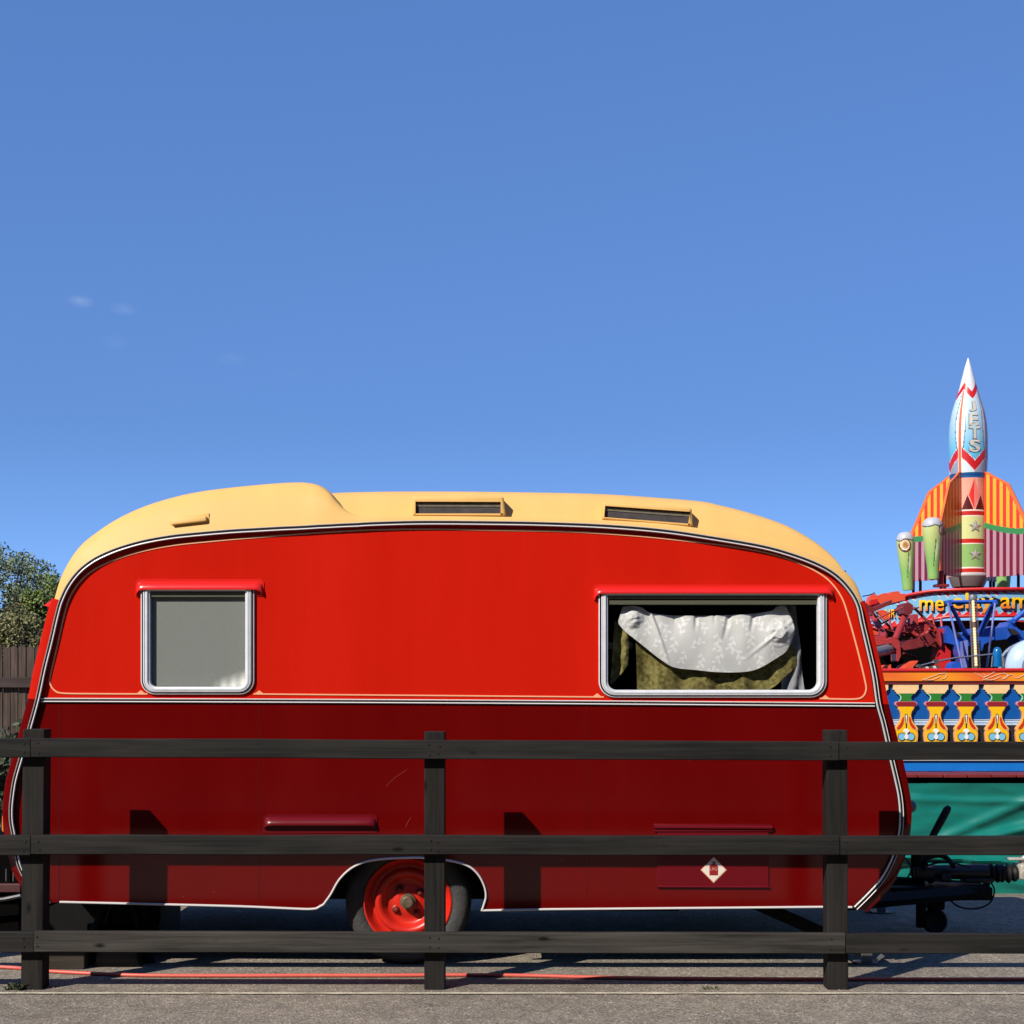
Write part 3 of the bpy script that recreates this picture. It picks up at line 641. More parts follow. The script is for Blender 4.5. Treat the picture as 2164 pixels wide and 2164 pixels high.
# floor pan, chassis rails, axle, wheel box
mb = MB(); zb = xz(0,1912)[1]
mb.box((xz(110,0)[0], SY+.03, zb+.03), (xz(655,0)[0], SY+W-.03, zb+.05)); mb.box((xz(1040,0)[0], SY+.03, zb+.03), (xz(1800,0)[0], SY+W-.03, zb+.05)); mb.box((xz(655,0)[0]+.001, SY+.34, zb+.03), (xz(1040,0)[0]-.001, SY+W-.34, zb+.05)); mb.build('floor_pan', M['black'], van)
mb = MB()
for y in (SY+.55, SY+W-.6): mb.box((xz(330,0)[0], y, zb-.03), (xz(1850,0)[0]+.1, y+.05, zb+.03))
mb.tube([P(862,1907,SY+.2), Vector((P(862,0,SY+.2).x, SY+W-.2, .29))], .03, 10)
mb.box((P(1100,0,SY+.6).x, SY+.3, .22), (P(1420,0,SY+.6).x, SY+.6, zb)); 
mb.build('chassis', M['black'], van)
mb = MB(); x0, x1 = xz(660,0)[0], xz(1034,0)[0]; zt = xz(0,1800)[1]
mb.add([(x0,SY+.013,zb-.02),(x1,SY+.013,zb-.02),(x1,SY+.013,zt),(x0,SY+.013,zt),(x0,SY+.32,zb-.02),(x1,SY+.32,zb-.02),(x1,SY+.32,zt),(x0,SY+.32,zt)], [(3,2,6,7),(4,5,6,7),(0,3,7,4),(1,5,6,2)]); mb.build('wheel_box', M['black'], van)
# wheels
def wheel(cx_, cy_, cz, flip=1):
    c = Vector((cx_, cy_, cz)); mb = MB()
    prof = [(.196,.0),(.205,-.012),(.23,-.020),(.262,-.018),(.278,-.006),(.287,.012),(.29,.03),(.29,.13),(.286,.148),(.26,.17),(.205,.165),(.196,.15)]
    mb.lathe([(r, h*flip) for r, h in prof], c, 'Y', 64)
    ty = mb.build('wheel', M['tyre'], van, smooth=50)
    mb = MB()
    prof = [(.2,-.004),(.203,-.016),(.197,-.018),(.190,-.010),(.182,.006),(.172,.018),(.163,.022),(.155,.020),(.150,.006),(.142,.000),(.128,.002),(.118,.012),(.108,.030),(.098,.038),(.074,.036),(.06,.028),(.045,.026),(.03,.026),(0,.026)]
    mb.lathe([(r, h*flip) for r, h in prof], c, 'Y', 64)
    for i in range(16):   # rim ventilation bosses
        pass
    rm = mb.build('rim', M['rim'], ty, smooth=50)
    for i in range(4):
        a = R(35+90*i); mb = MB(); q = c + Vector((.067*math.cos(a), .03*flip, .067*math.sin(a)))
        mb.lathe([(0,-.018*flip),(.009,-.016*flip),(.013,-.012*flip),(.014,.008*flip)], q, 'Y', 6); mb.lathe([(.014,-.004*flip),(.021,.0),(.022,.010*flip)], q, 'Y', 14); mb.build('wheel_nut', M['rimdark'], ty)
    mb = MB(); mb.lathe([(0,-.024*flip),(.022,-.024*flip),(.028,-.018*flip),(.029,.028*flip)], c, 'Y', 20); mb.lathe([(.029,-.002*flip),(.036,-.001*flip),(.037,.03*flip)], c, 'Y', 20); mb.build('grease_cap', M['hubcap'], ty, smooth=40)
    # small dimples
wc = P(862,0,SY+.12)
wheel(wc.x, SY+.115, .29); wheel(wc.x, SY+W-.115, .29, -1)
# corner steadies
def steady(pa, pb, name='corner_steady'):
    mb = MB(); a, b_ = Vector(pa), Vector(pb)
    d = (b_-a).normalized(); s = Vector((0,.02,0)); u = d.cross(Vector((0,1,0)))*.028
    mb.add([a-s-u,a+s-u,a+s+u,a-s+u,b_-s-u,b_+s-u,b_+s+u,b_-s+u], [(0,1,2,3),(4,7,6,5),(0,4,5,1),(1,5,6,2),(2,6,7,3),(3,7,4,0)])
    o = mb.build(name, M['black'], van)
    f_ = MB(); f_.box((b_.x-.05, b_.y-.05, -.0+.002), (b_.x+.05, b_.y+.05, .008)); f_.box((b_.x-.026, b_.y-.03, .008), (b_.x+.026, b_.y-.022, .065), 0, .004)
    f_.add([(b_.x-.085,b_.y-.05,.03),(b_.x-.05,b_.y-.05,.002),(b_.x-.05,b_.y+.05,.002),(b_.x-.085,b_.y+.05,.03)], [(0,1,2,3)]); f_.add([(b_.x+.05,b_.y-.05,.002),(b_.x+.085,b_.y-.05,.035),(b_.x+.085,b_.y+.05,.035),(b_.x+.05,b_.y+.05,.002)], [(0,1,2,3)])
    f_.build('steady_foot', M['steel'], o)
fy = SY+.16
steady((P(1580,0,fy).x, fy, zb), (P(1829,0,fy).x, fy, .05))
steady((P(1640,0,SY+W-.3).x, SY+W-.3, zb), (P(1860,0,SY+W-.3).x, SY+W-.3, .05))
# ---- drawbar, coupling, jockey wheel (centre line of the caravan)
HY = SY+W/2
def H(f, zx, zy, Y=HY): return P(*f(zx, zy), Y)
db = MB()
for s_ in (-1, 1):
    a = Vector((P(1700,0,HY).x, HY+s_*.55, P(0,1880,HY).z)); b_ = H(Z4, 1480, 1700); b_.y += s_*.05
    db.tube([a, b_], .036, 4)
db.box((H(Z4,380,0).x, HY-.12, H(Z4,0,1785).z), (H(Z4,1500,0).x, HY+.12, H(Z4,0,1640).z), 0, .008)
db.box((H(Z4,1490,0).x, HY-.03, H(Z4,0,1790).z), (H(Z4,1530,0).x, HY+.03, H(Z4,0,1600).z))
db.add([H(Z4,400,1650),H(Z4,830,1640),H(Z4,760,1585),H(Z4,440,1580)], [(0,1,2,3)])
dbo = db.build('drawbar', M['black'], van)
mb = MB(); a = H(Z4,860,1500); b_ = H(Z4,1530,1500)
mb.lathe([(.0,0),(.034,0),(.036,.02),(.040,.2),(.042,(b_.x-a.x)-.05),(.038,(b_.x-a.x)),(0,(b_.x-a.x))], a, 'X', 20)
mb.box((H(Z4,1240,0).x, HY-.05, H(Z4,0,1612).z), (H(Z4,1560,0).x, HY+.05, H(Z4,0,1560).z), 0, .006)
mb.box((H(Z4,680,0).x, HY-.06, H(Z4,0,1560).z), (H(Z4,900,0).x, HY+.06, H(Z4,0,1430).z), 0, .008)
mb.box((H(Z4,970,0).x, HY-.065, H(Z4,0,1600).z), (H(Z4,1080,0).x, HY+.05, H(Z4,0,1510).z), 0, .004)
mb.build('coupling_tube', M['darksteel'], dbo, smooth=40)
mb = MB(); pr = [(0,0)]; L_ = H(Z4,1850,0).x-b_.x; nb = 5
for i in range(nb*4+1):
    pr.append((.038+.014*abs(math.sin(math.pi*i/4)) - .005*i/20 + .004*math.sin(i), L_*i/(nb*4)))
pr.append((0, L_)); mb.lathe(pr, H(Z4,1530,1515), 'X', 20); mb.build('rubber_gaiter', M['rubber'], dbo, smooth=60)
mb = MB(); a = H(Z4,1850,1500)
mb.box((a.x, HY-.05, H(Z4,0,1580).z), (a.x+.22, HY+.05, H(Z4,0,1400).z), 0, .015); mb.box((a.x-.05, HY-.03, H(Z4,0,1365).z), (a.x+.1, HY+.03, H(Z4,0,1340).z), 0, .006); mb.tube([a+Vector((.02,0,.05)), a+Vector((.06,0,.09))], .016, 10); mb.lathe([(0,-.06),(.02,-.06),(.02,-.04)], a+Vector((.03,0,0)), 'Y', 14)
M['zinc'] = mat('pale zinc', (196, 190, 176), .4, metal=.3, var=.1, vscale=30); mb.build('coupling_head', M['zinc'], dbo, smooth=40)
mb = MB(); mb.tube([H(Z4,690,1600),H(Z4,900,1110),H(Z4,1000,930),H(Z4,1070,800),H(Z4,1095,765)], [.016,.018,.021,.021,.012], 12); mb.build('brake_lever', M['rubber'], dbo, smooth=50)
mb = MB(); mb.tube([Vector(p) for p in cr([tuple(H(Z4,*q,HY-.08)) for q in ((810,1480),(815,1400),(860,1340),(950,1315),(1040,1330),(1100,1380),(1150,1450))], 5)], .013, 8); mb.tube([H(Z4,800,1320),H(Z4,830,1500)], .02, 8); mb.tube([H(Z4,810,1480),H(Z4,900,1620)], .016, 8); mb.tube([H(Z4,735,1300),H(Z4,745,1640)], .034, 10); mb.build('grab_handle', M['black'], dbo, smooth=50)
def cable(pts, r=.004, Y=HY-.1):
    return [Vector(p) for p in cr([tuple(P(*q, Y)) for q in pts], 6)]
mb = MB()
mb.tube(cable([Z4(580,1325),Z4(640,1400),Z4(670,1470),Z4(640,1540),Z4(620,1570)]), .0045, 6)
mb.tube(cable([Z4(830,1380),Z4(1000,1385),Z4(1180,1410),Z4(1330,1450)]), .004, 6)
mb.tube(cable([Z4(820,1440),Z4(950,1400),Z4(1100,1395)]), .005, 6)
mb.tube(cable([Z4(1560,1620),Z4(1600,1700),Z4(1570,1820),Z4(1480,1890),Z4(1330,1915),Z4(1180,1880),Z4(1090,1800)]), .0045, 6)
mb.tube(cable([Z4(480,1500),Z4(500,1580),Z4(510,1650)]), .005, 6)
mb.build('brake_cable', M['rubber'], dbo, smooth=60)
mb = MB(); a = P(1946,1880,HY-.02); mb.tube([a, Vector((a.x, a.y, P(0,1958,HY).z))], .026, 12)
mb.box((P(1957,0,HY).x, HY-.05, P(0,1921,HY).z), (P(1992,0,HY).x, HY+.03, P(0,1894,HY).z), 0, .01)
jw = mb.build('jockey_wheel', M['black'], dbo, smooth=40)
mb = MB(); c = Vector((P(1973,0,HY).x, HY-.02, .066)); mb.lathe([(0,-.014),(.036,-.014),(.05,-.024),(.060,-.020),(.065,-.008),(.065,.025),(.05,.035),(0,.035)], c, 'Y', 32)
mb.build('jockey_tyre', M['rubber'], dbo, smooth=50)
# interior lining behind the big window
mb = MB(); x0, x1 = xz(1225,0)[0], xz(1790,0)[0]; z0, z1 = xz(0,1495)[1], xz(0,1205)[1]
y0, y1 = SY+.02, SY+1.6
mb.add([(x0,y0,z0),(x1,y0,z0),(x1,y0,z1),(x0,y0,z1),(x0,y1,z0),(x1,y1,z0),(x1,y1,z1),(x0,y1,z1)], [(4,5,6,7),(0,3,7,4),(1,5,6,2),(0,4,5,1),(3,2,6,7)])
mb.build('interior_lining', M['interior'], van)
# frosted blind behind the small window
def blindmat():
    m, t, b = nodes('frosted blind'); L = t.links.new
    tcn = t.nodes.new('ShaderNodeTexCoord'); n = t.nodes.new('ShaderNodeTexNoise'); n.inputs['Scale'].default_value = 160; n.inputs['Detail'].default_value = 3; L(tcn.outputs['Object'], n.inputs['Vector'])
    r = t.nodes.new('ShaderNodeValToRGB'); L(n.outputs['Fac'], r.inputs[0]); r.color_ramp.elements[0].position = .35; r.color_ramp.elements[0].color = (.178,.197,.174,1); r.color_ramp.elements[1].position = .7; r.color_ramp.elements[1].color = (.205,.224,.200,1)
    L(r.outputs[0], b.inputs['Base Color']); b.inputs['Roughness'].default_value = .8
    return m
M['blind'] = blindmat()
mb = MB(); e = 6; mb.box((xz(306,0)[0], SY+.014, xz(0,1461)[1]), (xz(531,0)[0], SY+.018, xz(0,1244)[1]))
bl_ = mb.build('window_blind', M['blind']); tag(bl_, 'plain grey green blind filling the small left caravan window', 'blind')
M['palecloth'] = mat('pale cloth', (214, 216, 206), .9)
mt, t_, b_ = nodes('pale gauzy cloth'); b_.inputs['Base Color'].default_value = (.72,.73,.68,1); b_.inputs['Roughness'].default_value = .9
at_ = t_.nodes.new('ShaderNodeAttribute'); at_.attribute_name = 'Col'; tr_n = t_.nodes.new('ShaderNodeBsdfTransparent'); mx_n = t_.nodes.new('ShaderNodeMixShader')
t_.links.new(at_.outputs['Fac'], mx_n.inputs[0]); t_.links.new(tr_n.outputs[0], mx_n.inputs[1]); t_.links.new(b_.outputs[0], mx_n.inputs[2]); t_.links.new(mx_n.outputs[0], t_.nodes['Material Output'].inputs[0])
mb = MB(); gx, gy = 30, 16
def thick(px, py):   # opacity of the painted light patch, strongest towards the lower right
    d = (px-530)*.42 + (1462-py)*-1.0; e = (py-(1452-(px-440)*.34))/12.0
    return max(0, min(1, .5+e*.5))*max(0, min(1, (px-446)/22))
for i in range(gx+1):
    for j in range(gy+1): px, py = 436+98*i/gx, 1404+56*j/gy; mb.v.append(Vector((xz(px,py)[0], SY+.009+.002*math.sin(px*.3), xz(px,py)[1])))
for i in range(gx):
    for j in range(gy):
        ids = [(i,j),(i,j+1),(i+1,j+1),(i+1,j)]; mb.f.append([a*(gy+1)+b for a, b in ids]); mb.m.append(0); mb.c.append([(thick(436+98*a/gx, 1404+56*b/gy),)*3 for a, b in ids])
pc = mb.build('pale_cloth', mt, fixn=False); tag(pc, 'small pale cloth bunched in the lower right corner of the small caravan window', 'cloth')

# ------------------------------------------------------------------ curtains in the large window
CURT = [((260,285),(225,400)),((300,281),(270,455)),((340,280),(330,505)),((400,290),(420,575)),((470,330),(540,670)),((600,345),(640,726)),((800,350),(800,745)),((1000,345),(950,760)),((1200,335),(1130,760)),((1340,315),(1250,735)),((1385,285),(1380,660)),((1450,286),(1460,600)),((1505,400),(1512,480))]
CU = cr([a+b_ for a, b_ in CURT], 34); NV = 150
random.seed(11)
SPR = []
for gx in range(10):
    for gy in range(5):
        SPR.append((250+gx*135+random.uniform(-28,28)+(gy%2)*60, 300+gy*118+random.uniform(-24,24), random.choice((-60,-40,50,70,110,-110))+random.uniform(-20,20), random.uniform(.85,1.1)))
def sprig(x, y):
    for (cx_, cy_, a, s) in SPR:
        dx, dy = x-cx_, y-cy_
        if dx*dx+dy*dy > (90*s)**2: continue
        ca, sa = math.cos(R(a)), math.sin(R(a)); u, v = (dx*ca+dy*sa)/s, (-dx*sa+dy*ca)/s
        bend = .006*u*u-8
        if abs(v-bend) < 3.2 and -62 < u < 62: return 1
        for (lu, sg, ln) in ((-46,1,40),(-24,-1,44),(0,1,46),(24,-1,42),(44,1,36)):
            lx, ly = u-lu, (v-(.006*lu*lu-8))*sg
            p, q = lx*.72+ly*.7, -lx*.7+ly*.72
            if 0 < p < ln and abs(q) < 9.5*math.sin(math.pi*p/ln): return 1
    return 0
def curtain(cu, nv, Y, depthf, colf, uvf=None):
    mb = MB(); n = len(cu)
    for i, (ax, ay, bx, by) in enumerate(cu):
        for j in range(nv+1):
            t = j/nv; zx, zy = ax+(bx-ax)*t, ay+(by-ay)*t
            px, py = ZW(zx, zy); mb.v.append(P(px, py, Y) + Vector((0, depthf(zx, zy, i/(n-1), t), 0)))
    for i in range(n-1):
        for j in range(nv):
            mb.f.append([i*(nv+1)+j, i*(nv+1)+j+1, (i+1)*(nv+1)+j+1, (i+1)*(nv+1)+j]); mb.m.append(0)
            ax, ay, bx, by = cu[i]; t = (j+.5)/nv
            mb.c.append(colf(ax+(bx-ax)*t, ay+(by-ay)*t, t))
    return mb
W0, W1 = s2l((202,203,200)), s2l((224,224,221))
def wd_(x, y, u, t):
    d = .005*math.sin(x*.032+.6*math.sin(y*.01))*(1-t)**1.2 + .010*fbm(x*.004, y*.003, 0, 2) - .012*math.sin(math.pi*t)
    for (cx_, cy_, r, a) in ((1400,470,105,.022),(345,370,75,.018)):
        q = math.hypot(x-cx_, (y-cy_)*.9)/r
        if q < 1: d -= a*(1-q*q)**1.5*(.8+1.0*fbm(x*.011, y*.016, 6, 2))
    d += .0035*fbm(x*.007, y*.003, 3, 1)
    for (x0, y0, k, wd, a, ln) in ((470,340,.35,20,-.013,420),(1040,345,-.25,24,.013,200),(800,345,-.1,20,.010,130),(1220,335,-.2,22,.012,160),(1380,480,-1.2,34,-.008,200),(640,345,.05,14,.006,90),(930,345,.0,14,.006,80)):
        l = abs((x-x0)-(y-y0)*k); d += a*max(0,1-l/wd)*max(0,1-abs(y-y0)/ln)
    return max(-.036, min(.03, d))
mb = curtain(CU, NV, SY+.045, wd_, lambda x, y, t: W1 if sprig(x,y) else W0)
co = mb.build('white_curtain', M['cloth'], smooth=80); tag(co, 'white floral embroidered curtain swag knotted across the large caravan window', 'curtain')
def olive(x, y, t=0):
    k = fbm(x*.035, y*.035, 2, 4); k2 = fbm(x*.006, y*.006, 8, 2)
    v = max(0, min(1, .55+.55*k+.3*k2)); a, b_ = s2l((60,52,18)), s2l((140,132,80))
    return tuple(p+(q-p)*v for p, q in zip(a, b_))
OC = cr([(a[0],a[1],b_[0],b_[1]) for a, b_ in (((355,520),(368,900)),((420,540),(440,900)),((520,640),(600,900)),((620,690),(760,900)),((800,700),(900,900)),((1000,710),(1050,900)),((1150,700),(1200,900)),((1280,680),(1290,900)),((1400,620),(1360,870)),((1480,560),(1450,790)),((1500,560),(1545,700)))], 10)
mb = curtain(OC, 40, SY+.085, lambda x,y,u,t: .009*math.sin(x*.022+y*.006)+.004*math.sin(x*.05-y*.01)+.004*fbm(x*.006,y*.003,3,1), olive)
oo = mb.build('olive_curtain', M['cloth'], smooth=80); tag(oo, 'crumpled olive velvet curtain hanging below the white swag in the large caravan window', 'curtain')
OL = cr([(a[0],a[1],b_[0],b_[1]) for a, b_ in (((204,390),(170,850)),((222,400),(195,840)),((250,440),(235,790)),((285,470),(275,745)),((312,492),(302,705)))], 6)
mb = curtain(OL, 30, SY+.06, lambda x,y,u,t: .012*math.sin(x*.05+y*.006)+.012*fbm(x*.01,y*.008,5), olive)
oo = mb.build('olive_curtain', M['cloth'], smooth=80); tag(oo, 'narrow strip of olive velvet curtain at the left side of the large caravan window', 'curtain')
NC = cr([(a[0],a[1],b_[0],b_[1]) for a, b_ in (((1388,275),(1420,900)),((1440,272),(1480,900)),((1490,275),(1540,900)),((1527,278),(1586,900)))], 8)
def ncol(x, y, t): return s2l((150,152,156)) if y < 690 or x < 1505 else s2l((206,206,204))
mb = curtain(NC, 40, SY+.10, lambda x,y,u,t: .010*math.sin(x*.06+y*.01)+.01*fbm(x*.01,y*.006,7), lambda x,y,t: s2l((140,142,146)))
oo = mb.build('net_curtain', M['cloth'], smooth=80); tag(oo, 'grey white net curtain hanging at the right edge of the large caravan window', 'curtain')
mb = MB(); a = P(*ZW(150,545),SY+.3); mb.box((a.x, SY+.3, P(0,ZW(0,590)[1],SY+.3).z), (a.x+.12, SY+.36, P(0,ZW(0,540)[1],SY+.3).z), 0, .006); mb.box((a.x, SY+.32, P(0,ZW(0,690)[1],SY+.3).z), (a.x+.10, SY+.36, P(0,ZW(0,600)[1],SY+.3).z), 1, .004)
mb.build('cupboard', [M['white_trim'], M['darksteel']], van)

# ------------------------------------------------------------------ things on the ground round the caravan
mb = MB(); hp = [(-300,2033),(0,2043),(60,2048),(103,2052),(233,2058.5),(320,2061),(500,2061.5),(650,2061),(811,2061),(960,2060),(1100,2061),(1300,2066),(1500,2068),(1734,2069),(1900,2069),(2164,2069),(2500,2069)]
pts = []
for px, py in hp: x, y = gp(px, py+4.5); pts.append((x, y, .0085))
mb.tube([Vector(p) for p in cr(pts, 8)], .0085, 10); hs_ = mb.build('hose', M['hose'], smooth=60); tag(hs_, 'salmon red hose lying along the ground behind the fence posts', 'hose')
bt_ = thing('support_block', 'weathered timber block under the left end of the caravan', 'timber block', (P(142,0,SY+.2).x, SY+.2, 0))
mb = MB(); x0, x1 = P(100,0,SY).x, P(178,0,SY).x; mb.box((x0, SY+.0, .0), (x1, SY+.25, .085), 0, .004); mb.build('timber', M['block'], bt_)
mb = MB(); mb.box((x0+.02, SY+.02, .086), (x1+.02, SY+.23, .13), 0, .004); mb.build('packing_board', M['block'], bt_)
bx = thing('tool_box', 'large black box standing under the rear of the caravan behind the timber block', 'box', (P(228,0,SY+.55).x, SY+.55, 0))
mb = MB(); mb.box((P(92,0,SY+.5).x, SY+.5, .012), (P(338,0,SY+.5).x, SY+.95, .30), 0, .01); mb.build('body', M['black'], bx)
mb = MB(); mb.box((P(90,0,SY+.5).x, SY+.49, .30), (P(340,0,SY+.5).x, SY+.96, .325), 0, .006); mb.build('lid', M['black'], bx)
st = thing('axle_stand', 'black steel stand propping the rear left corner of the caravan', 'stand', (P(262,0,SY+.4).x, SY+.4, 0))
mb = MB(); xc = P(262,0,SY+.3).x; yc = SY+.3
for dx in (-1,1):
    for dy in (-1,1): mb.tube([(xc+dx*.16, yc+dy*.14, 0), (xc+dx*.05, yc+dy*.05, zb+.02)], .022, 8)
mb.build('frame', M['black'], st)
mb = MB(); mb.box((xc-.17, yc-.02, .05), (xc+.17, yc+.02, .16), 0, .004); mb.build('cross_plate', M['black'], st)
mb = MB(); mb.box((xc-.1, yc-.1, zb-.0), (xc+.1, yc+.1, zb+.025), 0, .004); mb.build('saddle', M['black'], st)
mb = MB(); mb.box((P(221,0,SY+.1).x, SY+.08, .122), (P(287,0,SY+.1).x, SY+.2, .15), 0, .003)
mb = MB(); x0, x1 = P(206,0,SY+.1).x, P(300,0,SY+.1).x; mb.add([(x0,SY+.06,0),(x1,SY+.06,0),(x1,SY+.2,0),(x0,SY+.2,0),(x0+.02,SY+.06,.15),(x1-.05,SY+.06,.15),(x1-.05,SY+.2,.15),(x0+.02,SY+.2,.15)], [(0,3,2,1),(4,5,6,7),(0,1,5,4),(1,2,6,5),(2,3,7,6),(3,0,4,7)])
ck = mb.build('wheel_chock', M['block']); tag(ck, 'small wooden wedge standing beside the black stand under the caravan', 'wedge')

# ------------------------------------------------------------------ fairground ride on the right
def pz(f, zx, zy, Y): return P(*f(zx, zy), Y)
def xz3(zx, zy, Y, f=Z3): q = P(*f(zx, zy), Y); return (q.x, q.z)
def mm(px, Y): return px*Y/F
# tarp skirt
TY = 11
tp = MB(); nx, nzv = 240, 60; X0, X1 = 1.5, 8.2; zt_, zb_ = P(0,1655,TY).z, -.29
c0, c1 = s2l((14,106,96)), s2l((70,160,146))
def tarp_d(x, z):
    u = (x-X0); v = (z-zb_)/(zt_-zb_)
    xr = x-2.75
    a = abs(v - (.28+.42*xr/1.5)); b_ = abs(v-(.36-.05*xr)); c_ = abs(v-(.30-.05*xr)); e_ = abs(v-(.70+.5*(xr-.9)))
    d = -.05*math.exp(-(a/.045)**2)*max(0,min(1,xr*2)) - .04*math.exp(-(b_/.018)**2) - .035*math.exp(-(c_/.015)**2) - .03*math.exp(-(e_/.05)**2)
    d += .03*fbm(x*1.6+z*1.2, z*4, 2, 3) + .014*math.sin(x*3.2+z*9) + .010*math.sin(z*26+x*.8)*max(0,.6-v)
    d += -.014*math.exp(-((v-.44)/.012)**2) + -.018*math.exp(-((v-.86-.02*math.sin(x*3))/.03)**2)
    return d
for i in range(nx+1):
    for j in range(nzv+1):
        x = X0+(X1-X0)*i/nx; z = zb_+(zt_-zb_)*j/nzv; tp.v.append(Vector((x, TY+tarp_d(x,z), z)))
tp.f = [[i*(nzv+1)+j, (i+1)*(nzv+1)+j, (i+1)*(nzv+1)+j+1, i*(nzv+1)+j+1] for i in range(nx) for j in range(nzv)]; tp.m = [0]*len(tp.f); tp.c = [None]*len(tp.f)
M['tarp'] = mat('green tarpaulin', (10, 116, 104), .36, spec=.5, var=.08, vscale=4)
to = tp.build('tarpaulin', M['tarp'], smooth=80); tag(to, 'wrinkled green tarpaulin skirt hanging below the ride platform', 'tarpaulin')
# platform
pf = thing('ride_platform', 'raised fairground ride platform with maroon board edge and bright blue skirting', 'platform', (4.6, 13, -.28))
mb = MB(); zt2, zb2 = P(0,1636,TY-.035).z, P(0,1643,TY-.035).z
x = 1.0; i = 0
edges = [1800,1850,1900] + [Z4(q,0)[0] for q in (745,1030,1300,1575,1850)] + [2200,2252,2304,2356,2410,2500,2600]
for a, b_ in zip(edges, edges[1:]):
    mb.box((P(a+1,0,TY-.035).x, TY-.035, zb2-.003*random.random()), (P(b_-1,0,TY-.035).x, TY+.5, zt2-.003*random.random()), 0, .004)
mb.build('deck_boards', M['mred'], pf)
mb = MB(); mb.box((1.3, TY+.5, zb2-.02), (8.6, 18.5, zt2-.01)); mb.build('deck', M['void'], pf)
mb = MB(); mb.box((1.3, TY+.06, zt_-.05), (8.2, TY+.12, zb2-.002)); mb.build('under_beam', M['void'], pf)  # near-black strip added as the shadow gap under the deck edge
mb = MB(); mb.box((1.3, TY+.36, zt2+.001), (8.2, TY+.40, P(0,1596,TY+.36).z), 0, .003); mb.build('skirting_panel', M['bblue'], pf)
mb = MB(); mb.box((1.3, TY+.34, P(0,1607,TY+.36).z), (8.2, TY+.359, P(0,1603,TY+.36).z)); mb.build('skirting_bead', M['white_trim'], pf)
# balustrade
BY = TY+.3
bal = thing('balustrade', 'painted fairground balustrade with orange handrail and yellow cutout balusters', 'balustrade', (P(2040,0,BY).x, BY, P(0,1600,BY).z))
XL, XR = 1780, 2620
mb = MB(); mb.tube([P(XL,1417,BY), P(XR,1415,BY)], mm(4.2,BY), 12); mb.box((P(XL,0,BY).x, BY, P(0,1421,BY).z), (P(XR,0,BY).x, BY+.12, P(0,1415,BY).z)); mb.build('cap_rail', M['sred'], bal, smooth=40)
def orangeboard(px, py):
    t = fbm(px*.012, py*.05, 4, 3); u = .5+.5*math.sin((px-1860)*.031+1.0)
    a, b_ = s2l((252,158,34)), s2l((240,112,48)); v = max(0,min(1,u+.4*t))
    c = tuple(p+(q-p)*v for p, q in zip(a, b_))
    return c
mb = MB(); nx_, ny_ = 420, 10
for i in range(nx_+1):
    for j in range(ny_+1):
        px = XL+(XR-XL)*i/nx_; py = 1421.5+17.5*j/ny_ ; mb.v.append(P(px, py, BY-.005))
for i in range(nx_):
    for j in range(ny_):
        mb.f.append([i*(ny_+1)+j, i*(ny_+1)+j+1, (i+1)*(ny_+1)+j+1, (i+1)*(ny_+1)+j]); mb.m.append(0); mb.c.append(orangeboard(XL+(XR-XL)*(i+.5)/nx_, 1421.5+17.5*(j+.5)/ny_))
bo = mb.build('handrail_board', M['paint'], bal)
mb = MB(); mb.box((P(XL,0,BY).x, BY, P(0,1441,BY).z), (P(XR,0,BY).x, BY+.03, P(0,1421,BY).z)); mb.build('board_back', M['mred'], bal)
M['scroll'] = mat('pale peach scroll paint', (250, 200, 160), .5)
for rep in range(4):
    ox = rep*128.0
    for pts in ([(790,1100),(850,1080),(930,1050),(990,1030),(1050,1025),(1070,1040),(1050,1075),(1010,1090)], [(810,1090),(870,1100),(930,1090),(990,1060)], [(1380,1020),(1440,1050),(1490,1065),(1540,1045),(1600,1010)], [(1480,1080),(1500,1050),(1470,1030)], [(1700,1080),(1790,1040),(1850,1080),(1932,1040)]):
        mb = MB(); mb.tube([P(q[0]+ox, q[1], BY-.008) for q in cr([Z3(*q) for q in pts], 4)], mm(.75,BY), 5); mb.build('scroll', M['scroll'], bal)
mb = MB(); mb.box((P(XL,0,BY).x, BY+.005, P(0,1446,BY).z), (P(XR,0,BY).x, BY+.03, P(0,1440.5,BY).z)); mb.build('board_underside', M['mred'], bal)
BCX = [1915.3-64.3*2, 1915.3-64.3] + [Z3(q,0)[0] for q in (612,945,1285,1632,1975)] + [2172+64.6*k for k in range(1,7)]
# cream fretwork board with keyhole gaps
for a, b_ in zip(BCX, BCX[1:]):
    pass
M['cream'] = mat('cream fret board', (250, 208, 150), .45, var=.06, vscale=25)
S3 = 364/1932
for cx_ in BCX:
    R_ = lambda dx, zy: (P(cx_+dx*S3, 1230+zy*S3, BY).x, P(0, 1230+zy*S3, BY).z)
    hw = 170.5
    mb = MB(); pl = [(-hw+28,1118),(-hw+28,1205),(-hw+45,1212),(-hw+48,1228),(-hw+62,1232),(-hw+66,1250),(hw-66,1250),(hw-62,1232),(hw-48,1228),(hw-45,1212),(hw-28,1205),(hw-28,1118)]
    mb.poly([R_(*q) for q in pl], BY+.01, BY+.035); mb.build('fret_board', M['cream'], bal)
MBL = [mat('leaf green enamel', (46,128,48), .4), mat('mint enamel', (180,230,200), .4), mat('dark crimson enamel', (150,30,40), .4), mat('golden yellow enamel', (252,194,16), .4), mat('peach edge enamel', (250,176,110), .4), mat('vermilion enamel', (206,52,14), .4), mat('white enamel', (240,240,238), .4), mat('black enamel', (30,32,34), .4), mat('sky blue enamel', (130,196,226), .4), mat('pink edge enamel', (236,150,160), .4)]
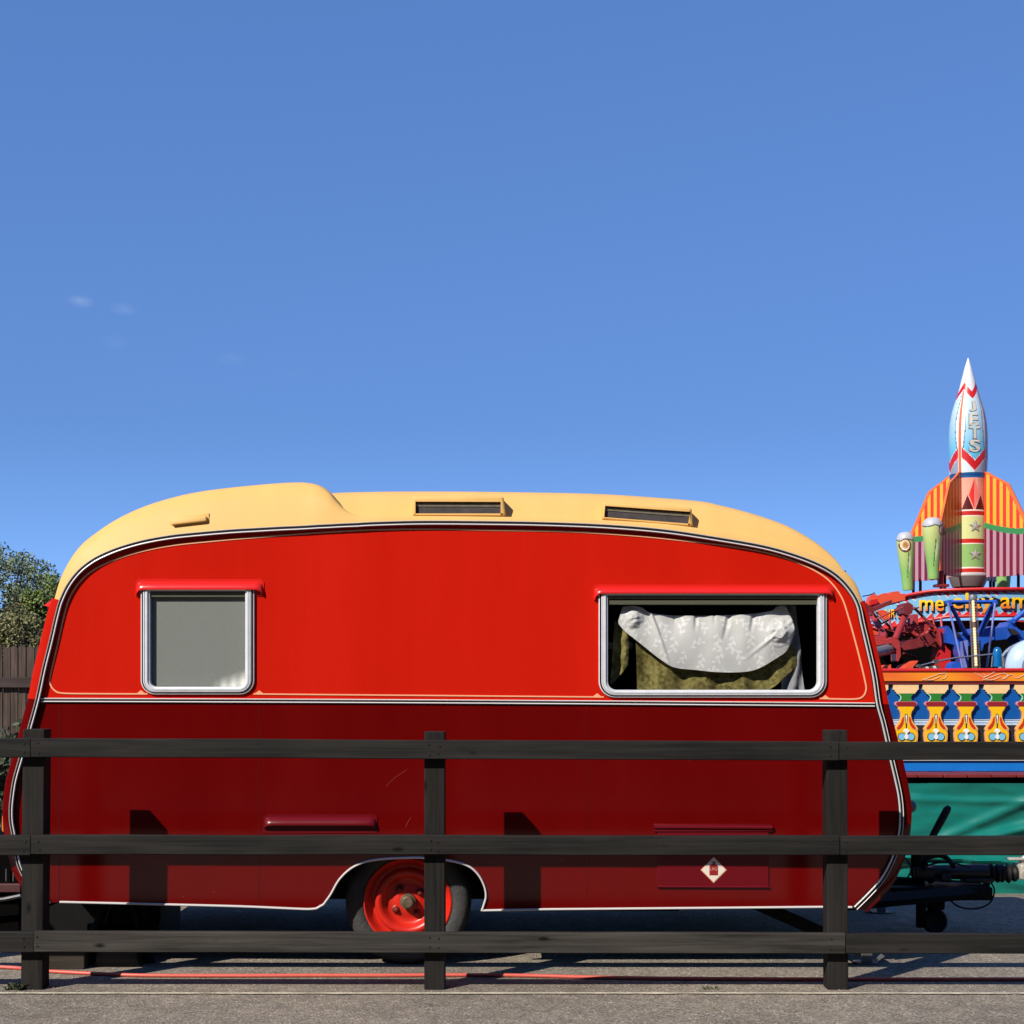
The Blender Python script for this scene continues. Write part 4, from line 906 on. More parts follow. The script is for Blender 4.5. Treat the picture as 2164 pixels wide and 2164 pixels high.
def baluster(cx_):
    R_ = lambda dx, zy: (P(cx_+dx*S3, 1230+zy*S3, BY).x, P(0, 1230+zy*S3, BY).z)
    mb = MB(); sym = lambda h: [(-x, y) for x, y in h] + [(x, y) for x, y in h[::-1]]
    L_ = lambda pts, y, mi, y1=None: mb.poly([R_(*q) for q in pts], BY+y, BY+(.034 if y1 is None else y1), mi)
    g_ = cr([(108,1248),(80,1262),(60,1290),(62,1312),(84,1336)], 4)
    L_(sym(g_), .012, 0)
    L_([(-104,1250),(-80,1254),(-52,1282),(-50,1310),(-72,1338),(-86,1338),(-64,1312),(-62,1288),(-80,1264)], .009, 1, .012)
    m_ = cr([(100,1340),(118,1352),(122,1368),(116,1384),(96,1398)], 4); L_(sym(m_), .004, 9); L_([(x*.93, 1369+(y-1369)*.86) for x, y in sym(m_)], .001, 2, .004)
    y_ = cr([(96,1398),(84,1430),(64,1462),(58,1500),(66,1545),(92,1590),(122,1625),(134,1650),(128,1676),(134,1700),(130,1760),(118,1830),(110,1880)], 5)
    L_(sym(y_), .006, 4)
    L_([(x*.90, y) for x, y in sym(y_)], .003, 3, .006)
    for s in (-1, 1):
        d = cr([(22,1500),(44,1520),(60,1570),(100,1620),(118,1650),(96,1662),(52,1628),(26,1570)], 3, True)
        L_([(s*x, y) for x, y in d], .001, 4, .003); L_([(s*(60+(x-60)*.8), 1585+(y-1585)*.86) for x, y in d], -.001, 5, .001)
        o = [(s*52+46*math.cos(R(a)), 1735+46*math.sin(R(a))) for a in range(0,360,20)]
        L_(o, -.002, 7, .002); L_([(s*52+(x-s*52)*.84, 1735+(y-1735)*.84) for x, y in o], -.004, 8, -.002)
    sl_ = cr([(0,1478),(16,1494),(10,1560),(5,1620),(8,1650),(-8,1650),(-5,1620),(-10,1560),(-16,1494)], 3, True)
    L_(sl_, 0, 7, .003); L_([(x*.55, 1500+(y-1500)*.55) for x, y in sl_ ], -.002, 6, 0)
    L_(cr([(0,1640),(34,1672),(14,1690),(0,1720),(-14,1690),(-34,1672)], 3, True), -.006, 6, .002)
    L_([(22*math.cos(R(a)), 1735+30*math.sin(R(a))) for a in range(0,360,20)], -.007, 6, -.004)
    mb.build('baluster', MBL, bal)
for cx_ in BCX[1:]: baluster(cx_)
# blue back panel, pale bead, dark base behind the balusters
bb = MB(); bb.box((1.3, BY+.037, P(0,1519,BY+.04).z), (8.2, BY+.06, P(0,1436,BY+.04).z)); bb.build('back_panel', M['sblue'], bal)
bb = MB(); 
for k in range(3): bb.tube([P(1700,1521+5*k,BY+.05), P(2620,1521+5*k,BY+.05)], mm(2.8,BY), 8)
bb.build('bead_rail', M['paleblue'], bal, smooth=60)
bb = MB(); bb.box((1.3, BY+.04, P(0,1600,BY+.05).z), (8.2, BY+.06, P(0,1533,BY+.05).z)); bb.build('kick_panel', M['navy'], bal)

# ---- centre of the ride
RY = 15.1; RX = P(2046,0,RY).x
# machinery drum
dr = thing('ride_drum', 'dark red central drum of the fairground ride below the lettered sign', 'drum', (RX, RY, P(0,1430,RY).z))
mb = MB(); zA, zB = P(0,1470,12).z, P(0,1312,14).z
mb.lathe([(0,zB),(1.25,zB),(1.3,zB-.05),(1.3,zB-.24),(1.1,zB-.26)], (RX,RY,0), 'Z', 48); mb.build('drum_top', M['dred'], dr, smooth=40)
mb = MB(); mb.lathe([(1.1,zB-.26),(1.08,zA),(0,zA)], (RX,RY,0), 'Z', 48); mb.build('drum_wall', M['void'], dr, smooth=40)
mb = MB()
for k in range(28):
    mb = MB(); a = R(180+ k*6.6); mb.box((RX+1.31*math.cos(a)-.02, RY+1.31*math.sin(a)-.02, zB-.2), (RX+1.31*math.cos(a)+.02, RY+1.31*math.sin(a)+.02, zB-.06), 0, .004); mb.build('bracket', M['mred'], dr)
# curved sign
sg = thing('ride_sign', 'curved fairground sign with red tube rims and yellow lettering me elay am on blue', 'sign', (RX, RY-1.5, P(0,1310,13.6).z))
SR = 1.55
def sdep(px):
    Y = 13.6
    for _ in range(4): Xo = (px-CX)*Y/F - RX; Y = RY - math.sqrt(max(.02, SR*SR-min(Xo*Xo, SR*SR-.02)))
    return Y
TOPP = [(250,262),(340,232),(440,205),(600,155),(760,122),(900,100),(1060,90),(1240,84),(1500,78),(1932,76),(2200,80),(2500,100),(2800,150),(3000,200)]
BOTP = [(250,560),(340,535),(440,505),(600,470),(760,445),(900,422),(1060,392),(1240,384),(1500,380),(1932,380),(2200,388),(2500,410),(2800,450),(3000,500)]
def ev(L, x):
    for a, b_ in zip(L, L[1:]):
        if a[0] <= x <= b_[0]: return a[1]+(b_[1]-a[1])*(x-a[0])/(b_[0]-a[0])
    return L[-1][1] if x > L[-1][0] else L[0][1]
TOPD, BOTD = cr(TOPP, 6), cr(BOTP, 6)
def signpt(zx, zy, off=0): px, py = Z3(zx, zy); return P(px, py, sdep(px)+off)
SB, SBK, SRd, SW = s2l((120,178,214)), s2l((18,22,34)), s2l((206,44,48)), s2l((188,208,226))
def signcol(zx, v):
    # v 0 top..1 bottom
    s1 = ((zx+v*60)/92.0) % 1.0; s2 = ((zx*1.0-v*90)/104.0) % 1.0
    if v < .07+.20*s1*(.7+.3*math.sin(zx*.013)): return SRd
    if v < .10+.22*s1*(.7+.3*math.sin(zx*.013)): return SW
    if v > .97-.2*s2: return SRd
    if v > .94-.2*s2: return SW
    bw = .12 + .07*math.sin(zx*.012+1.5); c = .47+.05*math.sin(zx*.02)
    if abs(v-c) < bw*(.75 if zx < 1400 else 1.1)*max(.25, 1-.5*(((zx+30)/200.0)%1.0)): return SBK
    return SB
mb = MB(); nx_, ny_ = 420, 64
for i in range(nx_+1):
    zx = 250+2750*i/nx_; a, b_ = ev(TOPD, zx), ev(BOTD, zx)
    for j in range(ny_+1): mb.v.append(signpt(zx, a+(b_-a)*j/ny_))
for i in range(nx_):
    for j in range(ny_):
        mb.f.append([i*(ny_+1)+j, i*(ny_+1)+j+1, (i+1)*(ny_+1)+j+1, (i+1)*(ny_+1)+j]); mb.m.append(0); mb.c.append(signcol(250+2750*(i+.5)/nx_, (j+.5)/ny_))
mb.build('sign_panel', M['paint'], sg, smooth=60)
mb = MB(); mb.tube([signpt(x, y, -.03) for x, y in TOPD], mm(3.6,13.6), 10); mb.build('rim_tube', M['sred'], sg, smooth=60)
mb = MB(); mb.tube([signpt(x, y, -.03) for x, y in BOTD], mm(3.6,13.6), 10); mb.build('rim_tube', M['sred'], sg, smooth=60)
mb = MB()
for (x, y), (x2, y2) in zip(TOPD, TOPD[1:]):
    a, b_ = signpt(x,y-6,.02), signpt(x2,y2-6,.02); c, d = Vector((RX, RY, a.z)), Vector((RX, RY, b_.z))
    mb.add([a, b_, d, c], [(0,1,2,3)])
mb.build('sign_roof', M['sred'], sg)
def letters(s, x0, x1, ytop, ybase, name='letter'):
    tv, tf = text(s, 1, .012); q = fit(tv, x0, 0, x1, 1)
    yl, oo_ = s2l((252,204,20)), s2l((234,120,40))
    mb = MB(); front = [signpt(x, ybase+(ytop-ybase)*y, -.035) for x, y in q]; back = [signpt(x, ybase+(ytop-ybase)*y, -.004) for x, y in q]
    n = len(front); ec = {}
    for f in tf:
        mb.f.append(list(f)); mb.m.append(0); mb.c.append([tuple(a+(b_-a)*max(0,min(1,(.75-q[i][1])*1.7)) for a, b_ in zip(yl, oo_)) for i in f])
        for a, b_ in zip(f, f[1:]+f[:1]): ec[(a,b_)] = 1
    mb.v = front+back; dk = s2l((150,66,20))
    for (a, b_) in ec:
        if (b_,a) not in ec: mb.f.append([a, b_, n+b_, n+a]); mb.m.append(0); mb.c.append([dk]*4)
    mb.build(name, M['paint'], sg, fixn=False)
letters('me', 757, 1035, 198, 325); letters('elay', 1125, 1590, 122, 352); letters('am', 1668, 1990, 168, 298)
letters('NR B', 372, 560, 305, 400)
# the rocket centrepiece
rk = thing('jet_rocket', 'tall painted rocket lettered JETS with striped fins standing on top of the ride', 'rocket', (RX, RY, P(0,1240,RY).z))
FA = (-132.5, -42.5, 47.5, 137.5)
prof1 = [(165,0.5),(175,8),(200,15),(300,47),(400,72),(500,98),(600,122),(700,153),(800,183),(900,212),(1000,230),(1100,243),(1250,251),(1400,251),(1600,249),(1750,241),(1850,234),(1900,233)]
rp_ = cr([(730+zy*304/1932, r*304/1932) for zy, r in prof1], 10)
yy = rp_[-1][0]
while yy < 1000+1352*304/1932: yy += 1.0; rp_.append((yy, 233*304/1932))
for zy, r in ((1352,233),(1356,250),(1372,258),(1392,254),(1470,232),(1530,205)): rp_.append((1000+zy*304/1932, r*304/1932))
ZR = lambda py: P(0, py, RY).z
prof = [(mm(r, RY), ZR(py)) for py, r in rp_]
colW, colR, colB, colS = s2l((226,230,236)), s2l((206,34,38)), s2l((20,92,156)), s2l((120,202,232))
def rocketcol(th, z):
    py = HOR - (z-CAMZ)*F/RY; z1 = (py-730)*1932/304; z2 = (py-1000)*1932/304
    a = (th - FA[0]) % 90; ph = abs(a-45); q = ph/45; side = a-45
    if z1 < 640-130*q: return colW
    if z1 < 748-145*q: return colR
    if z1 < 760-145*q: return colW
    if z2 < 0 or z1 < 1735:
        if ph > 40.5: return s2l((228,112,58))
        if ph > 39: return colW
        lim = 1580-205*q
        if z1 < lim-10:
            t = max(0,min(1,(z1-760)/700)); edge = .62+.2*abs(((z1-760)/750)-.45)
            k = abs(q-(.60+.30*abs((z1-1100)/500)**1.5))
            if q > .60+.30*abs((z1-1100)/500)**1.5:
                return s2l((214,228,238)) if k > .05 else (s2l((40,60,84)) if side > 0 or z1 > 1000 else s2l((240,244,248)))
            a_, b_ = s2l((196,220,236)), s2l((96,190,226)); return tuple(x+(y-x)*t**1.5 for x, y in zip(a_, b_))
        if z1 < lim: return colW
        if z1 < lim+132: return colR
        if z1 < lim+142: return s2l((240,220,220))
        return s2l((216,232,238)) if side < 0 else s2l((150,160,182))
    if z2 < 14 or (50 > z2 > 30) or z2 > 62 and z2 < 86: return colB
    if z2 < 86: return s2l((12,66,120))
    if z2 < 515:
        hw = 0
        # red kite in the middle
        if z2 < 320: kw = (z2-100)/220*18
        else: kw = (510-z2)/190*18
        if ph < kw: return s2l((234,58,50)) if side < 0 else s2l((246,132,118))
        kk = (z2-320)/195*19
        if z2 > 320 and abs(ph-22) < kk: return s2l((92,14,14))
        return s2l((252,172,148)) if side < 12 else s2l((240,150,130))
    if z2 < 532: return s2l((250,236,220))
    if z2 < 590: return s2l((196,40,32))
    if z2 < 602: return s2l((250,236,220))
    if z2 < 905: return s2l((214,220,150))
    if z2 < 960: return s2l((200,38,24))
    if z2 < 972: return s2l((250,236,220))
    if z2 < 1280: return s2l((142,186,108))
    if z2 < 1296: return s2l((250,236,220))
    if z2 < 1348: return s2l((200,40,26))
    if z2 < 1385: return s2l((190,186,184))
    return s2l((112,104,102))
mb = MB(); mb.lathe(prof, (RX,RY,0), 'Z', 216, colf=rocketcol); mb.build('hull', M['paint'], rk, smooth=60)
def onrocket(dphi, py, off=.004):
    r = prof[0][0]
    for (r0,z0_),(r1,z1_) in zip(prof, prof[1:]):
        z = ZR(py)
        if z1_ <= z <= z0_: r = r0+(r1-r0)*(z0_-z)/(z0_-z1_+1e-9); break
    a = R(-87.5+dphi); return Vector((RX+(r+off)*math.cos(a), RY+(r+off)*math.sin(a), ZR(py)))
# JETS, one letter under another, cream with dark drop edge
LTR = [('J',1185,1290,775,922),('E',1180,1303,945,1115),('T',1180,1318,1125,1292),('S',1180,1322,1298,1470)]
for ch, x0, x1, y0, y1 in LTR:
    tv, tf = text(ch, 1, .035); mb = MB()
    for off, dx, dy, mi in ((.004, -8, 7, 1), (.007, 0, 0, 0)):
        q = fit(tv, x0+dx, y1+dy, x1+dx, y0+dy)
        vs_ = []
        for x, y in q:
            vs_.append(onrocket((x-1252)/251*57.3*1.02, 730+y*304/1932, off))
        mb.add(vs_, tf, mi)
    mb.build('letter', [mat('cream letter', (206,202,188), .4), mat('letter shadow paint', (60,84,104), .4)], rk, fixn=False)
for py_ in (738, 1110):
    mb = MB()
    for off, d, mi in ((.004, -5, 1), (.007, 0, 0)):
        pts = []
        for k in range(10):
            rr = 82 if k % 2 == 0 else 34; a = R(-90+36*k); pts.append((1275+d+rr*math.cos(a), py_-d+rr*math.sin(a)))
        vs_ = [onrocket((x-1262)/233*57.3, 1000+y*304/1932, off) for x, y in pts] + [onrocket((1275-1262)/233*57.3, 1000+py_*304/1932, off+.006)]
        mb.add(vs_, [(k, (k+1)%10, 10) for k in range(10)], mi)
    mb.build('star', [M['chrome'] if False else mat('silver star paint', (196,194,176), .35, metal=.3), mat('star shadow paint', (84,104,70), .4)], rk, fixn=False)
# striped fins
FH = [(1000,0.0),(1003,.05),(1012,.10),(1022,.175),(1031,.235),(1050,.275),(1075,.325),(1100,.375),(1124,.425),(1150,.425),(1228,.425)]
def finlen(py):
    return ev([(a,b_*1.1615) for a, b_ in FH], py)
def fincol(r, py):
    L_ = finlen(py)
    if r > L_-.036 or r < .014 and py > 1020: return s2l((240,112,48))
    gz = 1112 + 20*math.sin(min(1, r/.465)*math.pi*.5)
    if abs(py-gz) < 6: return s2l((54,136,78))
    k = int(r/.03526) % 2
    if py < gz: return s2l((254,176,48)) if k else s2l((236,58,36))
    return s2l((178,140,150)) if k else s2l((112,20,62))
for fa in FA:
    mb = MB(); a = R(fa); dv = Vector((math.cos(a), math.sin(a), 0)); sv = Vector((-math.sin(a), math.cos(a), 0))
    r0 = mm(36, RY); nyv, nr = 110, 70; y0_, y1_ = 1000, 1222
    for sd in (-1, 1):
        base = len(mb.v)
        for i in range(nyv+1):
            py = y0_+(y1_-y0_)*i/nyv; L_ = finlen(py)+.004
            for j in range(nr+1):
                r = min(.4936*j/nr, L_); mb.v.append(Vector((RX,RY,ZR(py))) + dv*(r0-.01+r) + sv*(.012*sd))
        for i in range(nyv):
            py = y0_+(y1_-y0_)*(i+.5)/nyv; L_ = finlen(py)
            for j in range(nr):
                q = [base+i*(nr+1)+j, base+i*(nr+1)+j+1, base+(i+1)*(nr+1)+j+1, base+(i+1)*(nr+1)+j]
                mb.f.append(q if sd < 0 else q[::-1]); mb.m.append(0); mb.c.append(fincol(min(.4936*(j+.5)/nr, L_-.001), py))
    h = (nyv+1)*(nr+1); rim = [i*(nr+1)+nr for i in range(nyv+1)]
    for i, k in zip(rim, rim[1:]): mb.f.append([i, i+h, k+h, k]); mb.m.append(0); mb.c.append(s2l((240,112,48)))
    bt2 = [nyv*(nr+1)+j for j in range(nr+1)]
    for i, k in zip(bt2, bt2[1:]): mb.f.append([i, i+h, k+h, k]); mb.m.append(0); mb.c.append(s2l((90,30,50)))
    mb.build('fin', M['paint'], rk, fixn=False)
    mb = MB(); e = Vector((RX,RY,0)) + dv*(r0+.44)
    zf = ZR(1222); mb.tube([e+Vector((0,0,zf-.16)), e+Vector((0,0,zf+.02))], .016, 8); e2 = Vector((RX,RY,0)) + dv*(r0+.36); mb.tube([e2+Vector((0,0,zf-.16)), e2+Vector((0,0,zf+.02))], .016, 8)
    mb.build('fin_strut', M['void'], rk)
# small rockets round the rim
mc1, mc2, mcS, mcK = s2l((206,214,140)), s2l((140,190,108)), s2l((190,192,198)), s2l((28,34,30))
def mini(cxt, yt, cxb, yb, hw, hb, Y, label, tgt, dark=False):
    base = P(*Z2(cxb, yb), Y); topp = P(*Z2(cxt, yt), Y); s = 304/1932
    t = thing('small_rocket', label, 'rocket', tuple(base), 'small green rockets round the sign rim')
    Hh = (topp-base).length; ax = (topp-base).normalized(); rot = Vector((0,0,1)).rotation_difference(ax).to_matrix()
    pr = []; rm_ = mm(hw*s, Y); rb = mm(hb*s, Y)
    for v, r in ((0,rb*.95),(.04,rb),(.15,rb*1.06),(.3,rb*1.0+(rm_-rb)*.3),(.5,rb+(rm_-rb)*.62),(.7,rb+(rm_-rb)*.9),(.82,rm_),(.88,rm_*.99),(.93,rm_*.88),(.97,rm_*.66),(.99,rm_*.4),(1.0,0.001)): pr.append((r, v*Hh))
    pr = cr(pr, 8)
    def cf(th, h):
        v = h/Hh; w_ = .018*abs(math.sin(R(th*2)))*1.6
        if v > .872-w_: return mcS
        if v > .855-w_: return mcK
        a_, b_ = mc1, mc2; k = max(0,min(1,(.85-v)*1.9))
        c = tuple(x+(y-x)*k for x, y in zip(a_, b_))
        # painted leaf blade
        d = ((th-250) % 360)
        if v < .62 and v > .3 and abs(d-25-(v-.3)*40) < 9*math.sin((v-.3)/.32*math.pi): return s2l((206,226,170))
        if v < .64 and v > .2 and abs(d-12-(v-.3)*40) < 3: return s2l((70,96,60))
        return c
    mb = MB(); mb.lathe(pr, base, 'Z', 96, colf=cf, tilt=rot); mb.build('shell', M['paint'], t, smooth=60)
    if tgt:
        tx, ty, tr = tgt; mb = MB()
        for k, (rr, c) in enumerate(((1,(120,60,40)),(.8,(240,214,184)),(.52,(214,160,110)),(.36,(176,128,60)))):
            pts = []
            cc = P(*Z2(tx, ty), Y)
            for a in range(0,360,15):
                dx, dz = mm(tr*s,Y)*rr*.95*math.cos(R(a)), mm(tr*s,Y)*rr*1.12*math.sin(R(a))
                xo = cc.x+dx - (base.x+(topp.x-base.x)*.78); yo = math.sqrt(max(0, rm_*rm_-min(xo*xo, rm_*rm_*.98)))
                pts.append(Vector((cc.x+dx, Y-yo-.004-.002*k, cc.z+dz)))
            mb.add(pts, [list(range(24))], 0, s2l(c))
        mb.build('roundel', M['paint'], t, fixn=False)
    return t
mini(330, 785, 374, 1572, 116, 72, 14.3, 'small green rocket with silver cap and brown roundel left of the striped fin', (305,975,78))
mini(700, 590, 715, 1425, 132, 74, 14.25, 'small green rocket with silver cap half covering the striped fin', (815,770,70))
mini(1660, 900, 1650, 1540, 130, 90, 16.3, 'small green rocket in shade behind the right striped fin', None)
mb = MB()
for (x0, y0, x1, y1) in ((780,1300,850,1500),(750,1490,900,1530)): pass
a = P(*Z2(815,1530),14.3); mb.box((a.x-.025, 14.28, a.z), (a.x+.025, 14.34, P(*Z2(0,1310),14.3).z), 0, .004); mb.box((a.x-.06, 14.25, a.z), (a.x+.07, 14.37, P(*Z2(0,1492),14.3).z), 0, .004)
so2 = mb.build('rocket_stand', M['mred']); tag(so2, 'dark maroon stand under the middle small green rocket', 'stand')

# ---- red arm of the ride
ra = thing('red_ride_arm', 'dark red ride arm with tubular lattice and thick grey axle left of the blue arm', 'ride arm', tuple(pz(Z3, 500, 960, 12.5)))
def bar(f, a, b_, th, Y0, Y1, n=12): 
    m_ = MB(); m_.tube([pz(f,*a,Y0), pz(f,*b_,Y1)], mm(th*S3/2, (Y0+Y1)/2), n); return m_
def sq(f, pts, Y0, Y1, m_=None):
    m_ = m_ or MB(); m_.poly([xz3(*q, Y0, f) for q in pts], Y0, Y1); return m_
bar(Z3,(205,340),(370,600),66,13,12.6).build('tube', M['dred'], ra, smooth=50)
bar(Z3,(610,350),(485,650),74,12.6,12.3).build('tube', M['dred'], ra, smooth=50)
bar(Z3,(700,290),(890,480),32,12.6,12.8).build('tube', M['mred'], ra, smooth=50)
bar(Z3,(300,370),(460,540),30,12.9,12.8).build('tube', M['mred'], ra, smooth=50)
bar(Z3,(190,455),(575,280),16,12.5,12.5).build('rod', M['dred'], ra, smooth=50)
bar(Z3,(190,470),(470,560),14,12.7,12.7).build('rod', M['mred'], ra, smooth=50)
sq(Z3,[(60,270),(140,225),(240,290),(450,200),(450,245),(260,330),(90,355)],12.55,12.7).build('top_arm', M['mred'], ra)
sq(Z3,[(90,345),(165,345),(250,800),(190,800)],12.4,12.55).build('upright', M['dred'], ra)
sq(Z3,[(590,240),(640,225),(690,260),(680,350),(630,375),(590,350)],12.45,12.7).build('clamp', M['mred'], ra)
sq(Z3,[(200,600),(360,600),(385,560),(385,690),(350,700),(240,720)],12.4,12.7).build('gusset', M['dred'], ra)
sq(Z3,[(415,640),(470,615),(535,660),(545,740),(550,830),(520,895),(508,880),(508,760),(440,690),(415,690)],12.2,12.4).build('bracket', M['dred'], ra)
m_ = MB(); a, b_ = pz(Z3,230,800,12), pz(Z3,500,735,12.35); m_.tube([a, b_], mm(150*S3/2,10), 28); m_.build('axle', M['grey'], ra, smooth=50)
sq(Z3,[(560,690),(700,640),(745,650),(745,740),(560,770)],12.3,12.6).build('box_beam', M['mred'], ra)
sq(Z3,[(745,640),(850,570),(930,560),(960,600),(960,670),(745,740)],12.45,12.7).build('box_beam', M['mred'], ra)
sq(Z3,[(580,490),(870,470),(880,520),(850,570),(790,600),(720,600),(650,570),(600,560)],12.6,12.9).build('basin', M['dred'], ra)
m_ = MB(); m_.tube([pz(Z3,*q,12.55) for q in cr([(680,560),(720,595),(780,600),(840,570),(880,520)],5)], .012, 8); m_.build('rim', M['dred'], ra)
sq(Z3,[(690,360),(745,360),(745,490),(690,490)],12.8,13).build('upright', M['dred'], ra)
sq(Z3,[(985,520),(1055,520),(1055,720),(1085,760),(1110,740),(1110,975),(985,975),(975,850),(1000,760)],12.45,12.7).build('column', M['sred'], ra)
sq(Z3,[(955,520),(990,520),(1010,690),(1000,730),(985,700)],12.4,12.5).build('gusset', M['dred'], ra)
sq(Z3,[(310,1000),(440,925),(440,960),(480,1010)],12.1,12.4).build('foot', M['ored'], ra)
sq(Z3,[(580,985),(620,930),(735,880),(745,890),(690,950),(690,985)],12.1,12.4).build('foot', M['ored'], ra)
# junk greebles on arm: bolts and plates
random.seed(4)
for k in range(26):
    m_ = MB(); c = pz(Z3, random.uniform(560,960), random.uniform(480,760), 12.4); m_.lathe([(0,-.012),(.006,-.012),(.006,.03)], c, 'Y', 8); m_.build('bolt', M['mred'], ra)
for (zx, zy) in ((860,440),(905,490),(880,470),(590,270),(230,360)): m_ = MB(); m_.lathe([(0,-.02),(.014,-.02),(.014,.05)], pz(Z3,zx,zy,12.5), 'Y', 12); m_.build('bolt', M['mred'], ra)
# denser lattice filling the arm
random.seed(21)
for (a, b_, th, Y, m) in (((230,330),(330,470),26,12.7,'dred'),((330,470),(430,420),20,12.7,'mred'),((420,430),(470,560),26,12.65,'dred'),((540,420),(700,500),22,12.75,'dred'),((560,560),(690,470),24,12.7,'sred'),((640,410),(640,600),26,12.8,'mred'),((760,360),(860,440),22,12.7,'mred'),((790,440),(950,520),26,12.75,'dred'),((900,360),(940,560),24,12.8,'dred'),((250,640),(400,720),28,12.6,'dred'),((220,520),(330,560),22,12.75,'sred'),((1000,400),(1010,520),30,12.7,'dred'),((1040,520),(1060,720),22,12.7,'mred'),((860,740),(960,640),26,12.7,'mred'),((570,800),(760,860),26,12.7,'mred')):
    bar(Z3, a, b_, th, Y, Y-.03).build('lattice_bar', M[m], ra, smooth=50)
# orange fretwork behind
ow = thing('orange_rocket_arm', 'orange red stepped ride piece rising behind the red arm beside the caravan roof', 'ride arm', tuple(pz(Z3,330,250,13.7)))
sq(Z3,[(130,240),(200,215),(215,160),(265,130),(290,160),(300,150),(380,120),(440,150),(445,110),(530,100),(545,130),(600,130),(600,200),(450,235),(300,280),(150,320)],13.3,13.45).build('panel', M['ored'], ow)
sq(Z3,[(210,200),(290,190),(290,240),(210,260)],13.25,13.3).build('recess', M['sred'], ow)
m_ = MB(); m_.tube([Vector(q) for q in cr([tuple(pz(Z3,*q,13.3)) for q in ((120,160),(200,145),(260,120))],4)], .005, 6); m_.build('wire', M['rubber'], ow)
sq(Z3,[(290,330),(340,310),(400,330),(430,420),(360,420)],13.2,13.3).build('panel', M['ored'], ow)
sq(Z3,[(190,520),(330,540),(340,600),(210,590)],13.05,13.15).build('panel', M['ored'], ow)
# ---- blue arm
ba = thing('blue_ride_arm', 'blue V shaped ride arm frame behind the lit glass light column', 'ride arm', tuple(pz(Z3,1350,960,12.3)))
bar(Z3,(1065,228),(1625,222),46,12.1,12.1,4).build('cross_bar', M['blue'], ba)
bar(Z3,(1080,235),(1243,960),25,12.05,12).build('tie_rod', M['lilac'], ba, smooth=50)
bar(Z3,(1608,235),(1515,955),25,12.05,12).build('tie_rod', M['lilac'], ba, smooth=50)
bar(Z3,(1110,260),(1310,640),48,12.15,12.4).build('strut', M['blue'], ba, smooth=50)
bar(Z3,(1585,260),(1425,600),66,12.15,12.4).build('strut', M['blue'], ba, smooth=50)
for zx in (1085,1605):
    m_ = MB(); m_.lathe([(0,-.03),(.016,-.03),(.02,-.02),(.02,.04)], pz(Z3,zx,235,12.08), 'Y', 14); m_.build('pivot', M['blue'], ba, smooth=40)
sq(Z3,[(1065,490),(1090,500),(1150,580),(1230,600),(1250,560),(1310,660),(1350,520),(1430,560),(1510,520),(1600,490),(1600,640),(1480,700),(1465,770),(1440,650),(1400,700),(1330,700),(1290,740),(1200,720),(1065,680)],12.35,12.6).build('yoke', M['blue'], ba)
sq(Z3,[(1140,540),(1240,600),(1220,615),(1170,600)],12.3,12.35).build('slot', M['navy'], ba)
sq(Z3,[(1190,700),(1290,650),(1300,960),(1250,960),(1200,800)],12.25,12.4).build('leg', M['blue'], ba)
sq(Z3,[(1255,665),(1300,650),(1310,960),(1255,960)],12.15,12.24).build('leg_plate', M['lilac'], ba)
m_ = MB(); m_.lathe([(0,-.05),(mm(70*S3,12.2),-.05),(mm(80*S3,12.2),0),(mm(80*S3,12.2),.1)], pz(Z3,1165,970,12.2), 'Y', 28); m_.build('wheel_hub', M['blue'], ba, smooth=40)
# second blue arm on the right
b2 = thing('blue_ride_arm', 'second blue ride arm at the right edge above the pale blue round shell', 'ride arm', tuple(pz(Z3,1900,700,12.7)))
bar(Z3,(1760,480),(1990,290),60,12.7,12.7).build('strut', M['blue'], b2, smooth=50)
sq(Z3,[(1735,500),(1790,440),(1830,470),(1860,520),(1932,560),(2100,520),(2150,640),(2000,700),(1932,706),(1840,600),(1780,600),(1740,640)],12.6,12.9).build('yoke', M['blue'], b2)
sq(Z3,[(1760,520),(1830,530),(1900,590),(1800,590)],12.56,12.6).build('recess', M['navy'], b2)
m_ = MB(); m_.lathe([(0,-.03),(.02,-.03),(.02,.08)], pz(Z3,1800,440,12.6), 'Y', 12); m_.build('pivot', M['blue'], b2)
# pale round shell (ride car nose)
ps = thing('ride_car', 'pale blue white rounded ride car shell at the right edge behind the handrail', 'ride car', tuple(pz(Z3,2050,960,12)))
m_ = MB(); c = pz(Z3,2050,960,12.2); rr = mm(330*S3,12.2)
m_.lathe([(rr*math.cos(R(a)), -rr*.5*math.sin(R(a))) for a in range(0,91,6)], c, 'Y', 40); m_.lathe([(rr,0),(rr*.97,.1),(rr*.9,.25)], c, 'Y', 40); m_.build('shell', M['paleblue'], ps, smooth=50)
m_ = MB(); m_.lathe([(rr*.52,-rr*.44),(rr*.55,-rr*.46),(rr*.58,-rr*.43)], c, 'Y', 40); m_.build('trim_ring', M['chrome'], ps, smooth=50)
